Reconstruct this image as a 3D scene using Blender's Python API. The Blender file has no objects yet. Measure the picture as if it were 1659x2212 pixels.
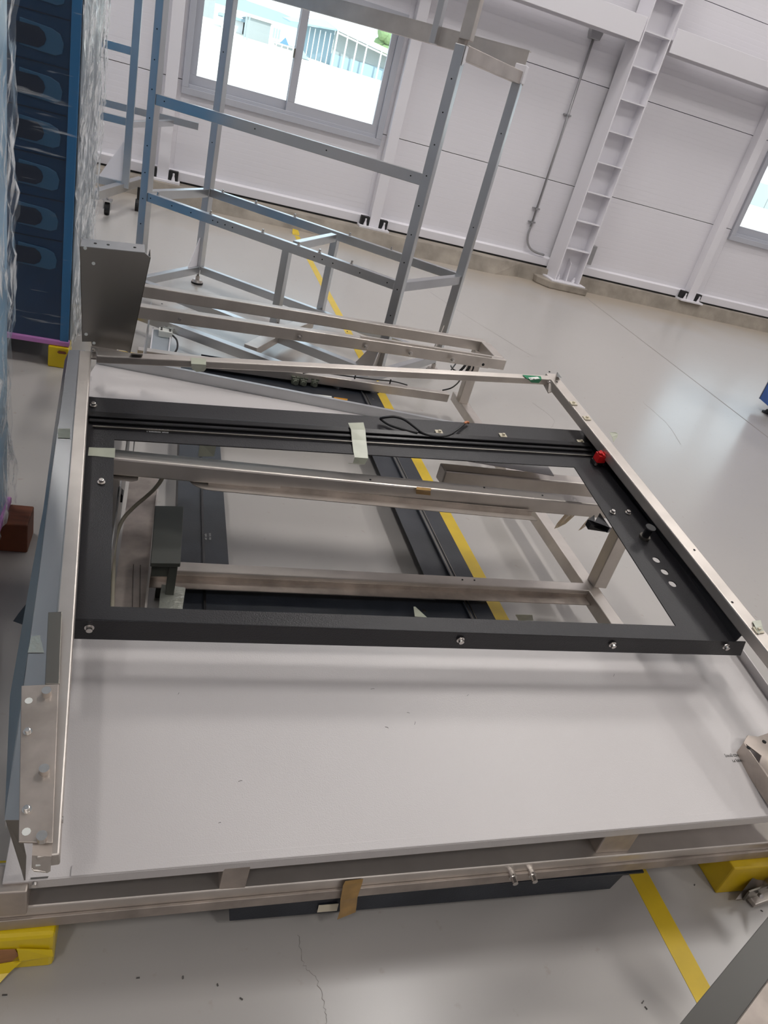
import bpy, bmesh, math, random
from mathutils import Vector, Matrix, noise

# ------------------------------------------------------------------ camera, sky, sun, lamps, exposure
S = bpy.context.scene
COL = S.collection
cd = bpy.data.cameras.new('camera'); cam = bpy.data.objects.new('camera', cd); COL.objects.link(cam)
cr, cu, cb = Vector((0.94493, -0.21606, 0.24583)), Vector((-0.09798, 0.52993, 0.84236)), Vector((-0.31228, -0.82005, 0.47958))
cam.matrix_world = Matrix(((cr.x, cu.x, cb.x, 0), (cr.y, cu.y, cb.y, 0), (cr.z, cu.z, cb.z, 1.425), (0, 0, 0, 1)))
cd.sensor_fit = 'VERTICAL'; cd.sensor_height = 36.0; cd.sensor_width = 27.0
cd.lens = 36.0 * 1586.023 / 2212.0
cd.clip_start = 0.02; cd.clip_end = 500
S.camera = cam
S.view_settings.view_transform = 'Standard'; S.view_settings.look = 'None'
S.view_settings.gamma = 1.0; S.view_settings.use_curve_mapping = False
S.view_settings.exposure = 0.0

W = bpy.data.worlds.new('sky'); S.world = W; W.use_nodes = True
wn = W.node_tree.nodes; wl = W.node_tree.links
bg = wn['Background']; bg.inputs['Color'].default_value = (0.72, 0.88, 1.0, 1); bg.inputs['Strength'].default_value = 3.2

sd = bpy.data.lights.new('sun', 'SUN'); sd.energy = 5.0; sd.angle = math.radians(0.6); sd.color = (1.0, 0.95, 0.88)
sun = bpy.data.objects.new('sun', sd); COL.objects.link(sun)
sun.rotation_euler = Vector((-0.25, 0.62, -0.74)).to_track_quat('-Z', 'Y').to_euler()

LAMP_W = 76.0            # watts of each hall lamp
LAMP_XY = [(x, y) for x in (-2.1, 2.8, 7.7) for y in (-2.8, 3.2, 6.4)]
LAMP_Z = 6.6

# ------------------------------------------------------------------ materials
def mat(name, col, rough=0.5, metal=0.0, spec=0.5, noise_amt=0.0, noise_scale=8.0, col2=None, bump=0.0, bump_scale=200.0,
        stretch=None, rough_var=0.0, coat=0.0, emit=None):
    m = bpy.data.materials.new(name); m.use_nodes = True
    N = m.node_tree.nodes; L = m.node_tree.links; b = N['Principled BSDF']
    b.inputs['Base Color'].default_value = (*col, 1); b.inputs['Roughness'].default_value = rough
    b.inputs['Metallic'].default_value = metal; b.inputs['Specular IOR Level'].default_value = spec
    b.inputs['Coat Weight'].default_value = coat
    tc = N.new('ShaderNodeTexCoord'); mp = N.new('ShaderNodeMapping'); L.new(tc.outputs['Object'], mp.inputs[0])
    if stretch: mp.inputs['Scale'].default_value = stretch
    if noise_amt > 0:
        nz = N.new('ShaderNodeTexNoise'); nz.inputs['Scale'].default_value = noise_scale; nz.inputs['Detail'].default_value = 6
        L.new(mp.outputs[0], nz.inputs['Vector'])
        r = N.new('ShaderNodeMapRange'); r.inputs[1].default_value = 0.3; r.inputs[2].default_value = 0.7
        L.new(nz.outputs['Fac'], r.inputs[0])
        mx = N.new('ShaderNodeMix'); mx.data_type = 'RGBA'
        c2 = col2 or tuple(max(0, c * (1 - noise_amt)) for c in col)
        mx.inputs[6].default_value = (*col, 1); mx.inputs[7].default_value = (*c2, 1)
        L.new(r.outputs[0], mx.inputs[0]); L.new(mx.outputs[2], b.inputs['Base Color'])
        if rough_var:
            r2 = N.new('ShaderNodeMapRange'); r2.inputs[3].default_value = rough - rough_var; r2.inputs[4].default_value = rough + rough_var
            L.new(nz.outputs['Fac'], r2.inputs[0]); L.new(r2.outputs[0], b.inputs['Roughness'])
    if bump > 0:
        n2 = N.new('ShaderNodeTexNoise'); n2.inputs['Scale'].default_value = bump_scale; n2.inputs['Detail'].default_value = 3
        L.new(mp.outputs[0], n2.inputs['Vector'])
        bp = N.new('ShaderNodeBump'); bp.inputs['Strength'].default_value = bump; bp.inputs['Distance'].default_value = 0.002
        L.new(n2.outputs['Fac'], bp.inputs['Height']); L.new(bp.outputs[0], b.inputs['Normal'])
    if emit:
        b.inputs['Emission Color'].default_value = (*emit[0], 1); b.inputs['Emission Strength'].default_value = emit[1]
    return m

M = {}
M['steel'] = mat('stainless_steel', (0.66, 0.61, 0.565), 0.42, .88, noise_amt=.22, noise_scale=7, rough_var=.08)
M['steel_rough'] = mat('scuffed_stainless_steel', (0.54, 0.475, 0.425), 0.5, .85, noise_amt=.35, noise_scale=14, rough_var=.1)
M['steel_grey'] = mat('satin_steel_sheet', (0.40, 0.385, 0.36), 0.30, 1.0, noise_amt=.06, noise_scale=3)
M['steel_dark'] = mat('smoky_steel', (0.24, 0.225, 0.20), 0.38, 1.0, noise_amt=.1, noise_scale=4)
M['alu'] = mat('aluminium_tube', (0.60, 0.61, 0.62), 0.30, 1.0, noise_amt=.1, noise_scale=5)
M['zinc'] = mat('galvanised_sheet', (0.55, 0.56, 0.57), 0.34, 1.0, noise_amt=.2, noise_scale=5, stretch=(1, .15, 1))
M['chrome'] = mat('bolt_steel', (0.66, 0.63, 0.60), 0.25, 1.0)
M['white_coat'] = mat('white_powder_coat', (0.635, 0.605, 0.60), 0.33, 0, .5, bump=.25, bump_scale=420, noise_amt=.03, noise_scale=3)
M['white_paint'] = mat('white_steel_paint', (0.79, 0.775, 0.815), 0.5)
M['black_coat'] = mat('black_powder_coat', (0.015, 0.0145, 0.017), 0.38, 0, .42, bump=.35, bump_scale=330)
M['navy_coat'] = mat('blue_black_coat', (0.016, 0.019, 0.026), 0.36, 0, .5, bump=.2, bump_scale=300, noise_amt=.25, noise_scale=10, col2=(.03, .035, .045))
M['black_gloss'] = mat('black_extrusion', (0.010, 0.010, 0.011), 0.26)
M['black_rubber'] = mat('black_rubber', (0.012, 0.012, 0.013), 0.6)
M['olive_coat'] = mat('dark_olive_coat', (0.045, 0.047, 0.040), 0.4)
M['yellow'] = mat('yellow_paint', (0.72, 0.50, 0.012), 0.45, noise_amt=.2, noise_scale=10, col2=(.56, .37, .01))
M['yellow_film'] = mat('yellow_film', (0.78, 0.57, 0.01), 0.3)
M['tape_line'] = mat('yellow_floor_tape', (0.72, 0.50, 0.02), 0.4, noise_amt=.12, noise_scale=14)
M['redwood'] = mat('red_brown_wood', (0.26, 0.075, 0.03), 0.6, noise_amt=.4, noise_scale=9, stretch=(1, 6, 1))
M['wood'] = mat('bare_wood', (0.42, 0.20, 0.09), 0.7, noise_amt=.35, noise_scale=20, stretch=(1, 1, 8))
M['cable'] = mat('black_cable', (0.012, 0.012, 0.013), 0.4)
M['cable_grey'] = mat('grey_cable', (0.34, 0.31, 0.24), 0.5)
M['copper'] = mat('copper_strands', (0.55, 0.22, 0.11), 0.4, .6)
M['masking'] = mat('pale_green_tape', (0.50, 0.52, 0.42), 0.3, noise_amt=.15, noise_scale=25)
M['brown_tape'] = mat('amber_tape', (0.42, 0.25, 0.08), 0.3, noise_amt=.35, noise_scale=30)
M['foil'] = mat('silver_foil_tape', (0.60, 0.62, 0.55), 0.18, .7, bump=1.0, bump_scale=60)
M['green'] = mat('green_tape', (0.0, 0.22, 0.09), 0.3)
M['label'] = mat('white_label', (0.80, 0.82, 0.78), 0.5)
M['cream'] = mat('cream_plastic', (0.66, 0.60, 0.46), 0.5)
M['red'] = mat('red_plastic', (0.55, 0.012, 0.014), 0.35)
M['connector'] = mat('grey_green_connector', (0.20, 0.22, 0.17), 0.5, noise_amt=.4, noise_scale=60)
M['orange'] = mat('orange_label', (0.62, 0.28, 0.01), 0.45)
M['crack'] = mat('crack_grey', (0.22, 0.20, 0.18), 0.8)
M['channel_dark'] = mat('dark_reflection_steel', (0.075, 0.072, 0.066), 0.35, .3)
M['rack_reflector'] = mat('blue_reflector_sheet', (0.02, 0.28, 0.58), 0.4)  # bright blue meant to be mirrored by the aluminium posts
M['ink'] = mat('grey_ink', (0.10, 0.095, 0.09), 0.7)
M['ink_white'] = mat('white_ink', (0.50, 0.50, 0.50), 0.6)
M['dark_hole'] = mat('drilled_hole', (0.012, 0.012, 0.012), 0.8)
M['concrete'] = mat('kerb_concrete', (0.40, 0.355, 0.30), 0.85, noise_amt=.4, noise_scale=5, bump=.8, bump_scale=35)
M['conduit'] = mat('galvanised_conduit', (0.42, 0.42, 0.43), 0.4, .8)
M['win'] = mat('grey_window_frame', (0.47, 0.48, 0.53), 0.45)
M['blue_cab'] = mat('cabinet_blue', (0.012, 0.085, 0.33), 0.4)
M['rack_blue'] = mat('deep_blue_sheet', (0.010, 0.045, 0.115), 0.35, noise_amt=.3, noise_scale=3)
M['rack_strip'] = mat('mid_blue_film', (0.025, 0.16, 0.36), 0.35)
M['rack_tab'] = mat('steel_blue_tab', (0.030, 0.10, 0.19), 0.4)
M['rack_slot'] = mat('slot_shadow_blue', (0.006, 0.014, 0.035), 0.5)
M['film_blue'] = mat('light_blue_film', (0.10, 0.33, 0.56), 0.35, noise_amt=.4, noise_scale=2.2, col2=(.42, .52, .58))
M['film_grey'] = mat('grey_film', (0.42, 0.47, 0.52), 0.35, noise_amt=.3, noise_scale=3)
M['pink'] = mat('pink_foam_edge', (0.55, 0.22, 0.55), 0.5)
M['ceiling'] = mat('white_ceiling', (0.80, 0.80, 0.80), 0.8)
M['lamp'] = mat('lamp_diffuser', (0.9, 0.9, 0.9), 0.4, emit=((1.0, 0.96, 0.91), 9.0))
M['out_ground'] = mat('outdoor_concrete', (0.62, 0.58, 0.50), 0.9)
M['out_wall'] = mat('outdoor_wall', (0.30, 0.335, 0.335), 0.9)
M['out_blue'] = mat('shed_blue_grey', (0.29, 0.40, 0.46), 0.8)
M['out_white'] = mat('outdoor_white_steel', (0.80, 0.80, 0.80), 0.7)
M['out_hill'] = mat('hazy_hill', (0.26, 0.31, 0.29), 1.0)
M['out_pink'] = mat('pale_red_cladding', (0.36, 0.24, 0.23), 0.9)
M['out_green'] = mat('leaf_green', (0.17, 0.25, 0.11), 0.9)
M['navy_sign'] = mat('blue_panel', (0.10, 0.22, 0.42), 0.7)

def wall_mat():
    m = mat('ribbed_white_cladding', (0.79, 0.775, 0.815), 0.45)
    N = m.node_tree.nodes; L = m.node_tree.links; b = N['Principled BSDF']
    tc = N.new('ShaderNodeTexCoord'); sx = N.new('ShaderNodeSeparateXYZ'); L.new(tc.outputs['Object'], sx.inputs[0])
    mu = N.new('ShaderNodeMath'); mu.operation = 'MULTIPLY'; mu.inputs[1].default_value = 2 * math.pi / 0.05
    L.new(sx.outputs['Z'], mu.inputs[0])
    sn = N.new('ShaderNodeMath'); sn.operation = 'SINE'; L.new(mu.outputs[0], sn.inputs[0])
    pw = N.new('ShaderNodeMath'); pw.operation = 'GREATER_THAN'; pw.inputs[1].default_value = 0.86; L.new(sn.outputs[0], pw.inputs[0])
    bp = N.new('ShaderNodeBump'); bp.inputs['Strength'].default_value = .55; bp.inputs['Distance'].default_value = .003; bp.invert = True
    L.new(pw.outputs[0], bp.inputs['Height']); L.new(bp.outputs[0], b.inputs['Normal'])
    return m
M['wall'] = wall_mat()

def floor_mat():
    m = mat('painted_concrete_floor', (0.575, 0.545, 0.52), 0.3, 0, .5)
    N = m.node_tree.nodes; L = m.node_tree.links; b = N['Principled BSDF']
    tc = N.new('ShaderNodeTexCoord')
    n1 = N.new('ShaderNodeTexNoise'); n1.inputs['Scale'].default_value = 1.1; n1.inputs['Detail'].default_value = 1.5; L.new(tc.outputs['Object'], n1.inputs['Vector'])
    n2 = N.new('ShaderNodeTexNoise'); n2.inputs['Scale'].default_value = 28; n2.inputs['Detail'].default_value = 5; L.new(tc.outputs['Object'], n2.inputs['Vector'])
    r1 = N.new('ShaderNodeMix'); r1.data_type = 'RGBA'
    f1 = N.new('ShaderNodeMapRange'); f1.interpolation_type = 'SMOOTHSTEP'; f1.inputs[1].default_value = .25; f1.inputs[2].default_value = .75
    r1.inputs[6].default_value = (.445, .424, .403, 1); r1.inputs[7].default_value = (.445, .424, .403, 1)
    L.new(n1.outputs['Fac'], f1.inputs[0]); L.new(f1.outputs[0], r1.inputs[0])
    # small brown specks
    r2 = N.new('ShaderNodeMapRange'); r2.inputs[1].default_value = .66; r2.inputs[2].default_value = .76
    L.new(n2.outputs['Fac'], r2.inputs[0])
    mu = N.new('ShaderNodeMath'); mu.operation = 'MULTIPLY'; mu.inputs[1].default_value = .30; L.new(r2.outputs[0], mu.inputs[0])
    mx = N.new('ShaderNodeMix'); mx.data_type = 'RGBA'; mx.inputs[7].default_value = (.30, .22, .15, 1)
    L.new(mu.outputs[0], mx.inputs[0]); L.new(r1.outputs[2], mx.inputs[6])
    # sandy band beside the kerb
    sx = N.new('ShaderNodeSeparateXYZ'); L.new(tc.outputs['Object'], sx.inputs[0])
    ad = N.new('ShaderNodeMath'); ad.operation = 'MULTIPLY_ADD'; ad.inputs[1].default_value = 1.6; L.new(n1.outputs['Fac'], ad.inputs[0]); L.new(sx.outputs['Y'], ad.inputs[2])
    r3 = N.new('ShaderNodeMapRange'); r3.inputs[1].default_value = 7.9; r3.inputs[2].default_value = 8.9; r3.inputs[4].default_value = .75
    L.new(ad.outputs[0], r3.inputs[0])
    m2 = N.new('ShaderNodeMix'); m2.data_type = 'RGBA'; m2.inputs[7].default_value = (.42, .35, .27, 1)
    L.new(r3.outputs[0], m2.inputs[0]); L.new(mx.outputs[2], m2.inputs[6])
    L.new(m2.outputs[2], b.inputs['Base Color'])
    rr = N.new('ShaderNodeMapRange'); rr.inputs[3].default_value = .26; rr.inputs[4].default_value = .26
    L.new(n1.outputs['Fac'], rr.inputs[0]); L.new(rr.outputs[0], b.inputs['Roughness'])
    bp = N.new('ShaderNodeBump'); bp.inputs['Strength'].default_value = .12; bp.inputs['Distance'].default_value = .004
    n3 = N.new('ShaderNodeTexNoise'); n3.inputs['Scale'].default_value = 6; n3.inputs['Detail'].default_value = 4; L.new(tc.outputs['Object'], n3.inputs['Vector'])
    L.new(n3.outputs['Fac'], bp.inputs['Height']); L.new(bp.outputs[0], b.inputs['Normal'])
    return m
M['floor'] = floor_mat()

def film_mat(name, lo, hi, tint=(.9, .93, .96), a=.5, b_=.62, rot=-32, scale=(16, 16, 3.0), bump=.9):
    m = bpy.data.materials.new(name); m.use_nodes = True
    N = m.node_tree.nodes; L = m.node_tree.links; N.remove(N['Principled BSDF']); out = N['Material Output']
    tr = N.new('ShaderNodeBsdfTransparent'); pb = N.new('ShaderNodeBsdfPrincipled')
    pb.inputs['Base Color'].default_value = (*tint, 1); pb.inputs['Roughness'].default_value = .12; pb.inputs['Specular IOR Level'].default_value = .8
    tc = N.new('ShaderNodeTexCoord'); mp = N.new('ShaderNodeMapping'); mp.inputs['Rotation'].default_value = (math.radians(rot), math.radians(rot), 0); mp.inputs['Scale'].default_value = scale
    L.new(tc.outputs['Object'], mp.inputs[0])
    nz = N.new('ShaderNodeTexNoise'); nz.inputs['Scale'].default_value = 2.2; nz.inputs['Detail'].default_value = 7; L.new(mp.outputs[0], nz.inputs['Vector'])
    r = N.new('ShaderNodeMapRange'); r.inputs[1].default_value = a; r.inputs[2].default_value = b_; r.inputs[3].default_value = lo; r.inputs[4].default_value = hi
    L.new(nz.outputs['Fac'], r.inputs[0])
    bp = N.new('ShaderNodeBump'); bp.inputs['Strength'].default_value = bump; bp.inputs['Distance'].default_value = .02
    L.new(nz.outputs['Fac'], bp.inputs['Height']); L.new(bp.outputs[0], pb.inputs['Normal'])
    mx = N.new('ShaderNodeMixShader'); L.new(r.outputs[0], mx.inputs[0]); L.new(tr.outputs[0], mx.inputs[1]); L.new(pb.outputs[0], mx.inputs[2])
    L.new(mx.outputs[0], out.inputs[0])
    return m
M['film'] = film_mat('clear_stretch_film', .02, .55, a=.62, b_=.75, rot=4, scale=(1.6, 1.6, 22))  # thin white streaks stand in for glints on the film
M['film_soft'] = film_mat('thin_stretch_film', .06, .95, a=.52, b_=.66, rot=-32, scale=(18, 18, 3.2), bump=1.0)  # pale streaks paint the highlights of crinkled film
M['film_heavy'] = film_mat('layered_stretch_film', .12, .98, a=.46, b_=.60, rot=-32, scale=(20, 20, 3.2), bump=1.0)  # denser streaks, wrinkle highlights painted in as white
M['amber_film'] = film_mat('clear_amber_tape', .55, .9, (.55, .38, .16), .4, .7)

def glass_mat():
    m = bpy.data.materials.new('window_glass'); m.use_nodes = True
    N = m.node_tree.nodes; L = m.node_tree.links; N.remove(N['Principled BSDF'])
    tr = N.new('ShaderNodeBsdfTransparent'); tr.inputs[0].default_value = (.95, .97, .97, 1)
    gl = N.new('ShaderNodeBsdfGlossy'); gl.inputs['Roughness'].default_value = .02
    mx = N.new('ShaderNodeMixShader'); mx.inputs[0].default_value = .05
    L.new(tr.outputs[0], mx.inputs[1]); L.new(gl.outputs[0], mx.inputs[2]); L.new(mx.outputs[0], N['Material Output'].inputs[0])
    return m
M['glass'] = glass_mat()

# ------------------------------------------------------------------ mesh helpers
V = Vector
class MB:
    """collects shapes (world coordinates) and links them as ONE mesh object"""
    def __init__(s): s.bm = bmesh.new()
    def hexa(s, p):
        v = [s.bm.verts.new(V(q)) for q in p]
        for f in ((0, 3, 2, 1), (4, 5, 6, 7), (0, 1, 5, 4), (1, 2, 6, 5), (2, 3, 7, 6), (3, 0, 4, 7)):
            s.bm.faces.new([v[i] for i in f])
        return s
    def box(s, lo, hi):
        x0, y0, z0 = lo; x1, y1, z1 = hi
        return s.hexa([(x0, y0, z0), (x1, y0, z0), (x1, y1, z0), (x0, y1, z0), (x0, y0, z1), (x1, y0, z1), (x1, y1, z1), (x0, y1, z1)])
    def beam(s, a, b, w, h, up=(0, 0, 1), off=(0, 0), ext=(0, 0)):
        """rectangular bar: w across, h along up; off shifts the section (side, up) from the line a-b; side = dir x up"""
        a, b = V(a), V(b); d = (b - a).normalized(); a = a - d * ext[0]; b = b + d * ext[1]
        u = V(up); u = (u - d * u.dot(d)).normalized(); r = d.cross(u)
        c = r * off[0] + u * off[1]; p = []
        for q in (a, b):
            for i, j in ((-1, -1), (1, -1), (1, 1), (-1, 1)): p.append(q + c + r * (i * w / 2) + u * (j * h / 2))
        return s.hexa(p)
    def prism(s, pts, vec):
        vec = V(vec); n = len(pts)
        a = [s.bm.verts.new(V(p)) for p in pts]; b = [s.bm.verts.new(V(p) + vec) for p in pts]
        s.bm.faces.new(a); s.bm.faces.new(b[::-1])
        for i in range(n): s.bm.faces.new((a[i], b[i], b[(i + 1) % n], a[(i + 1) % n]))
        return s
    def cyl(s, a, b, r0, r1=None, n=14):
        a, b = V(a), V(b); r1 = r0 if r1 is None else r1; d = (b - a).normalized()
        x = d.orthogonal().normalized(); y = d.cross(x)
        A = [s.bm.verts.new(a + (x * math.cos(t) + y * math.sin(t)) * r0) for t in [2 * math.pi * i / n for i in range(n)]]
        B = [s.bm.verts.new(b + (x * math.cos(t) + y * math.sin(t)) * r1) for t in [2 * math.pi * i / n for i in range(n)]]
        s.bm.faces.new(A[::-1]); s.bm.faces.new(B)
        for i in range(n): s.bm.faces.new((A[i], A[(i + 1) % n], B[(i + 1) % n], B[i]))
        return s
    def tube(s, pts, r, n=8):
        pts = [V(p) for p in pts]; rings = []
        x = (pts[1] - pts[0]).orthogonal().normalized()
        for i, p in enumerate(pts):
            d = (pts[min(i + 1, len(pts) - 1)] - pts[max(i - 1, 0)]).normalized()
            x = (x - d * x.dot(d)).normalized(); y = d.cross(x)
            rings.append([s.bm.verts.new(p + (x * math.cos(t) + y * math.sin(t)) * r) for t in [2 * math.pi * k / n for k in range(n)]])
        for a, b in zip(rings, rings[1:]):
            for k in range(n): s.bm.faces.new((a[k], a[(k + 1) % n], b[(k + 1) % n], b[k]))
        s.bm.faces.new(rings[0][::-1]); s.bm.faces.new(rings[-1])
        return s
    def strip(s, pairs, thick=.0006):
        """bent ribbon: list of (left, right) points, given a small thickness"""
        q = [(V(a), V(b)) for a, b in pairs]; top = []; bot = []
        for i, (a, b) in enumerate(q):
            a2, b2 = q[min(i + 1, len(q) - 1)]; a1, b1 = q[max(i - 1, 0)]
            n = ((a2 + b2) - (a1 + b1)).cross(b - a).normalized() * thick
            top.append((s.bm.verts.new(a + n), s.bm.verts.new(b + n))); bot.append((s.bm.verts.new(a), s.bm.verts.new(b)))
        for i in range(len(q) - 1):
            s.bm.faces.new((top[i][0], top[i][1], top[i + 1][1], top[i + 1][0])); s.bm.faces.new((bot[i][0], bot[i + 1][0], bot[i + 1][1], bot[i][1]))
            s.bm.faces.new((top[i][0], top[i + 1][0], bot[i + 1][0], bot[i][0])); s.bm.faces.new((top[i][1], bot[i][1], bot[i + 1][1], top[i + 1][1]))
        for i in (0, len(q) - 1): s.bm.faces.new((top[i][0], bot[i][0], bot[i][1], top[i][1]))
        return s
    def build(s, name, m, parent=None, bevel=0.0, smooth=False, kind=None):
        bmesh.ops.recalc_face_normals(s.bm, faces=s.bm.faces)
        pass
        if parent:
            o = parent
            tot = V((0, 0, 0))
            while o: tot += o.location; o = o.parent
            bmesh.ops.translate(s.bm, verts=s.bm.verts, vec=-tot)
        me = bpy.data.meshes.new(name); s.bm.to_mesh(me); s.bm.free()
        if smooth:
            for p in me.polygons: p.use_smooth = True
        ob = bpy.data.objects.new(name, me); COL.objects.link(ob); me.materials.append(M[m] if isinstance(m, str) else m)
        if parent: ob.parent = parent
        if bevel:
            md = ob.modifiers.new('bevel', 'BEVEL'); md.width = bevel; md.segments = 2; md.limit_method = 'ANGLE'; md.angle_limit = math.radians(40)
        if kind: ob['kind'] = kind
        return ob

def thing(name, label, cat, loc, group=None):
    o = bpy.data.objects.new(name, None); COL.objects.link(o); o.location = V(loc); o.empty_display_size = .05
    o['label'] = label; o['category'] = cat
    if group: o['group'] = group
    return o
def struct(name, loc=(0, 0, 0)):
    o = bpy.data.objects.new(name, None); COL.objects.link(o); o.location = V(loc); o['kind'] = 'structure'; o.empty_display_size = .05
    return o
def tag(o, label, cat, group=None):
    o['label'] = label; o['category'] = cat
    if group: o['group'] = group
    return o
def worldloc(o):
    t = V((0, 0, 0))
    while o: t += o.location; o = o.parent
    return t
MESH = {}
def proto(key, fn, m):
    if key not in MESH:
        b = MB(); fn(b); bmesh.ops.recalc_face_normals(b.bm, faces=b.bm.faces)
        me = bpy.data.meshes.new(key); b.bm.to_mesh(me); b.bm.free(); me.materials.append(M[m]); MESH[key] = me
    return MESH[key]
def place(name, me, parent, p, n=(0, 0, 1), sc=1.0):
    o = bpy.data.objects.new(name, me); COL.objects.link(o); o.parent = parent
    o.location = V(p) - worldloc(parent); o.rotation_euler = V(n).to_track_quat('Z', 'Y').to_euler(); o.scale = (sc, sc, sc)
    return o
def _bolt(b):
    b.cyl((0, 0, 0), (0, 0, .0018), .0095, n=18); b.cyl((0, 0, .0018), (0, 0, .0095), .0062, n=16)
    b.cyl((0, 0, .0095), (0, 0, .0100), .0058, .0045, n=16)
def _bolt_hole(b): b.cyl((0, 0, .0099), (0, 0, .0103), .0028, n=6)
def _stud(b): b.cyl((0, 0, 0), (0, 0, .018), .006, n=10); b.cyl((0, 0, 0), (0, 0, .003), .010, n=6)
def _hole(b): b.cyl((0, 0, -.001), (0, 0, .0006), .006, n=10)
def bolt(parent, p, n, sc=1.0, name='bolt'):
    place(name, proto('socket_bolt', _bolt, 'chrome'), parent, p, n, sc)
def stud(parent, p, n=(0, 0, 1), sc=1.0): return place('stud', proto('stud', _stud, 'chrome'), parent, p, n, sc)
def holes(parent, spots, r=.005, m='dark_hole', name='drill_holes'):
    b = MB()
    for p, n in spots: p = V(p); n = V(n).normalized(); b.cyl(p - n * .001, p + n * .0007, r, n=10)
    return b.build(name, m, parent, kind='stuff')
def lerp(a, b, t): return V(a) + (V(b) - V(a)) * t
def text(parent, name, s, origin, xdir, ydir, size, m, align='LEFT'):
    cu_ = bpy.data.curves.new(name, 'FONT'); cu_.body = s; cu_.size = size; cu_.align_x = align; cu_.extrude = .0002
    t = bpy.data.objects.new(name, cu_); COL.objects.link(t)
    me = bpy.data.meshes.new_from_object(t.evaluated_get(bpy.context.evaluated_depsgraph_get())); bpy.data.objects.remove(t)
    x = V(xdir).normalized(); y = V(ydir); y = (y - x * y.dot(x)).normalized(); z = x.cross(y)
    me.transform(Matrix(((x.x, y.x, z.x, origin[0]), (x.y, y.y, z.y, origin[1]), (x.z, y.z, z.z, origin[2]), (0, 0, 0, 1))))
    me.transform(Matrix.Translation(-worldloc(parent)))
    me.materials.clear(); me.materials.append(M[m]); ob = bpy.data.objects.new(name, me); COL.objects.link(ob); ob.parent = parent
    return ob
def print_line(parent, origin, xdir, ydir, h, groups, m):
    """a printed line too small to read: rows of tiny upright strokes in word groups"""
    x = V(xdir).normalized(); y = V(ydir).normalized(); o = V(origin); b = MB(); n = x.cross(y); c = 0.0
    for g in groups:
        for k in range(g):
            p = o + x * (c * h); hh = h * (.75 + .25 * ((k * 7 + g) % 3) / 2)
            b.prism([p, p + x * h * .42, p + x * h * .42 + y * hh, p + y * hh], n * .0002); c += .56
        c += .5
    return b.build('small_print', m, parent)
def smooth_path(pts, k=8):
    P = [V(p) for p in pts]; out = []
    for i in range(len(P) - 1):
        a, b, c, d = P[max(i - 1, 0)], P[i], P[i + 1], P[min(i + 2, len(P) - 1)]
        for j in range(k):
            t = j / k
            out.append(.5 * ((2 * b) + (c - a) * t + (2 * a - 5 * b + 4 * c - d) * t * t + (3 * b - a - 3 * c + d) * t ** 3))
    return out + [P[-1]]

DU, DV, DN = V((0.99623, 0.07275, 0.04728)), V((-0.07978, 0.98229, 0.16953)), V((-0.03411, -0.17266, 0.98439))     # axes of the tilted guard frame
SN = V((-0.02966, -0.14828, 0.98850))                                       # normal of the sloping white sheet
Z = V((0, 0, 1))

# ------------------------------------------------------------------ room shell
YW = 8.37
o = MB().box((-8, -9.5, -.12), (13, 8.6, 0)).build('floor', 'floor'); o['kind'] = 'structure'
o = MB().box((-8, -9.5, 7.4), (13, 8.7, 7.6)).build('ceiling', 'ceiling'); o['kind'] = 'structure'
o = MB().box((-8.2, -9.5, 0), (-8, 8.7, 7.4)).build('wall_left', 'white_paint'); o['kind'] = 'structure'
o = MB().box((13, -9.5, 0), (13.2, 8.7, 7.4)).build('wall_right', 'white_paint'); o['kind'] = 'structure'
o = MB().box((-8.2, -9.7, 0), (13.2, -9.5, 7.4)).build('wall_front', 'white_paint'); o['kind'] = 'structure'

wb = struct('wall_back', (0, YW, 0))
W1 = (-.035, 1.985, .955, 2.13); W2 = (6.555, 8.55, .955, 2.13)
rows = [.16, 1.069, 2.07, 3.07, 4.07, 5.07, 6.07, 7.4]
segs = [(-8, -3.2), (-3.2, W1[0]), (W1[0], W1[1]), (W1[1], 4.42), (4.42, W2[0]), (W2[0], W2[1]), (W2[1], 13)]
for x0, x1 in segs:
    for z0, z1 in zip(rows, rows[1:]):
        parts = [(z0, z1)]
        if (x0, x1) in (W1[:2], W2[:2]):
            lo, hi = W1[2], W1[3]
            parts = [p for p in ((z0, min(z1, lo)), (max(z0, hi), z1)) if p[1] - p[0] > .001]
        for a, b in parts:
            g0 = .003 if a in rows else 0; g1 = .003 if b in rows else 0
            MB().box((x0, YW, a + g0), (x1, YW + .1, b - g1)).build('wall_panel', 'wall', wb, bevel=.002)
MB().box((-8, YW + .1, 0), (W1[0], YW + .16, 7.4)).box((W1[0], YW + .1, 0), (W1[1], YW + .16, W1[2])).box((W1[0], YW + .1, W1[3]), (W1[1], YW + .16, 7.4)) \
    .box((W1[1], YW + .1, 0), (W2[0], YW + .16, 7.4)).box((W2[0], YW + .1, 0), (W2[1], YW + .16, W2[2])).box((W2[0], YW + .1, W2[3]), (W2[1], YW + .16, 7.4)) \
    .box((W2[1], YW + .1, 0), (13, YW + .16, 7.4)).build('wall_core', 'black_rubber', wb)

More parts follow.
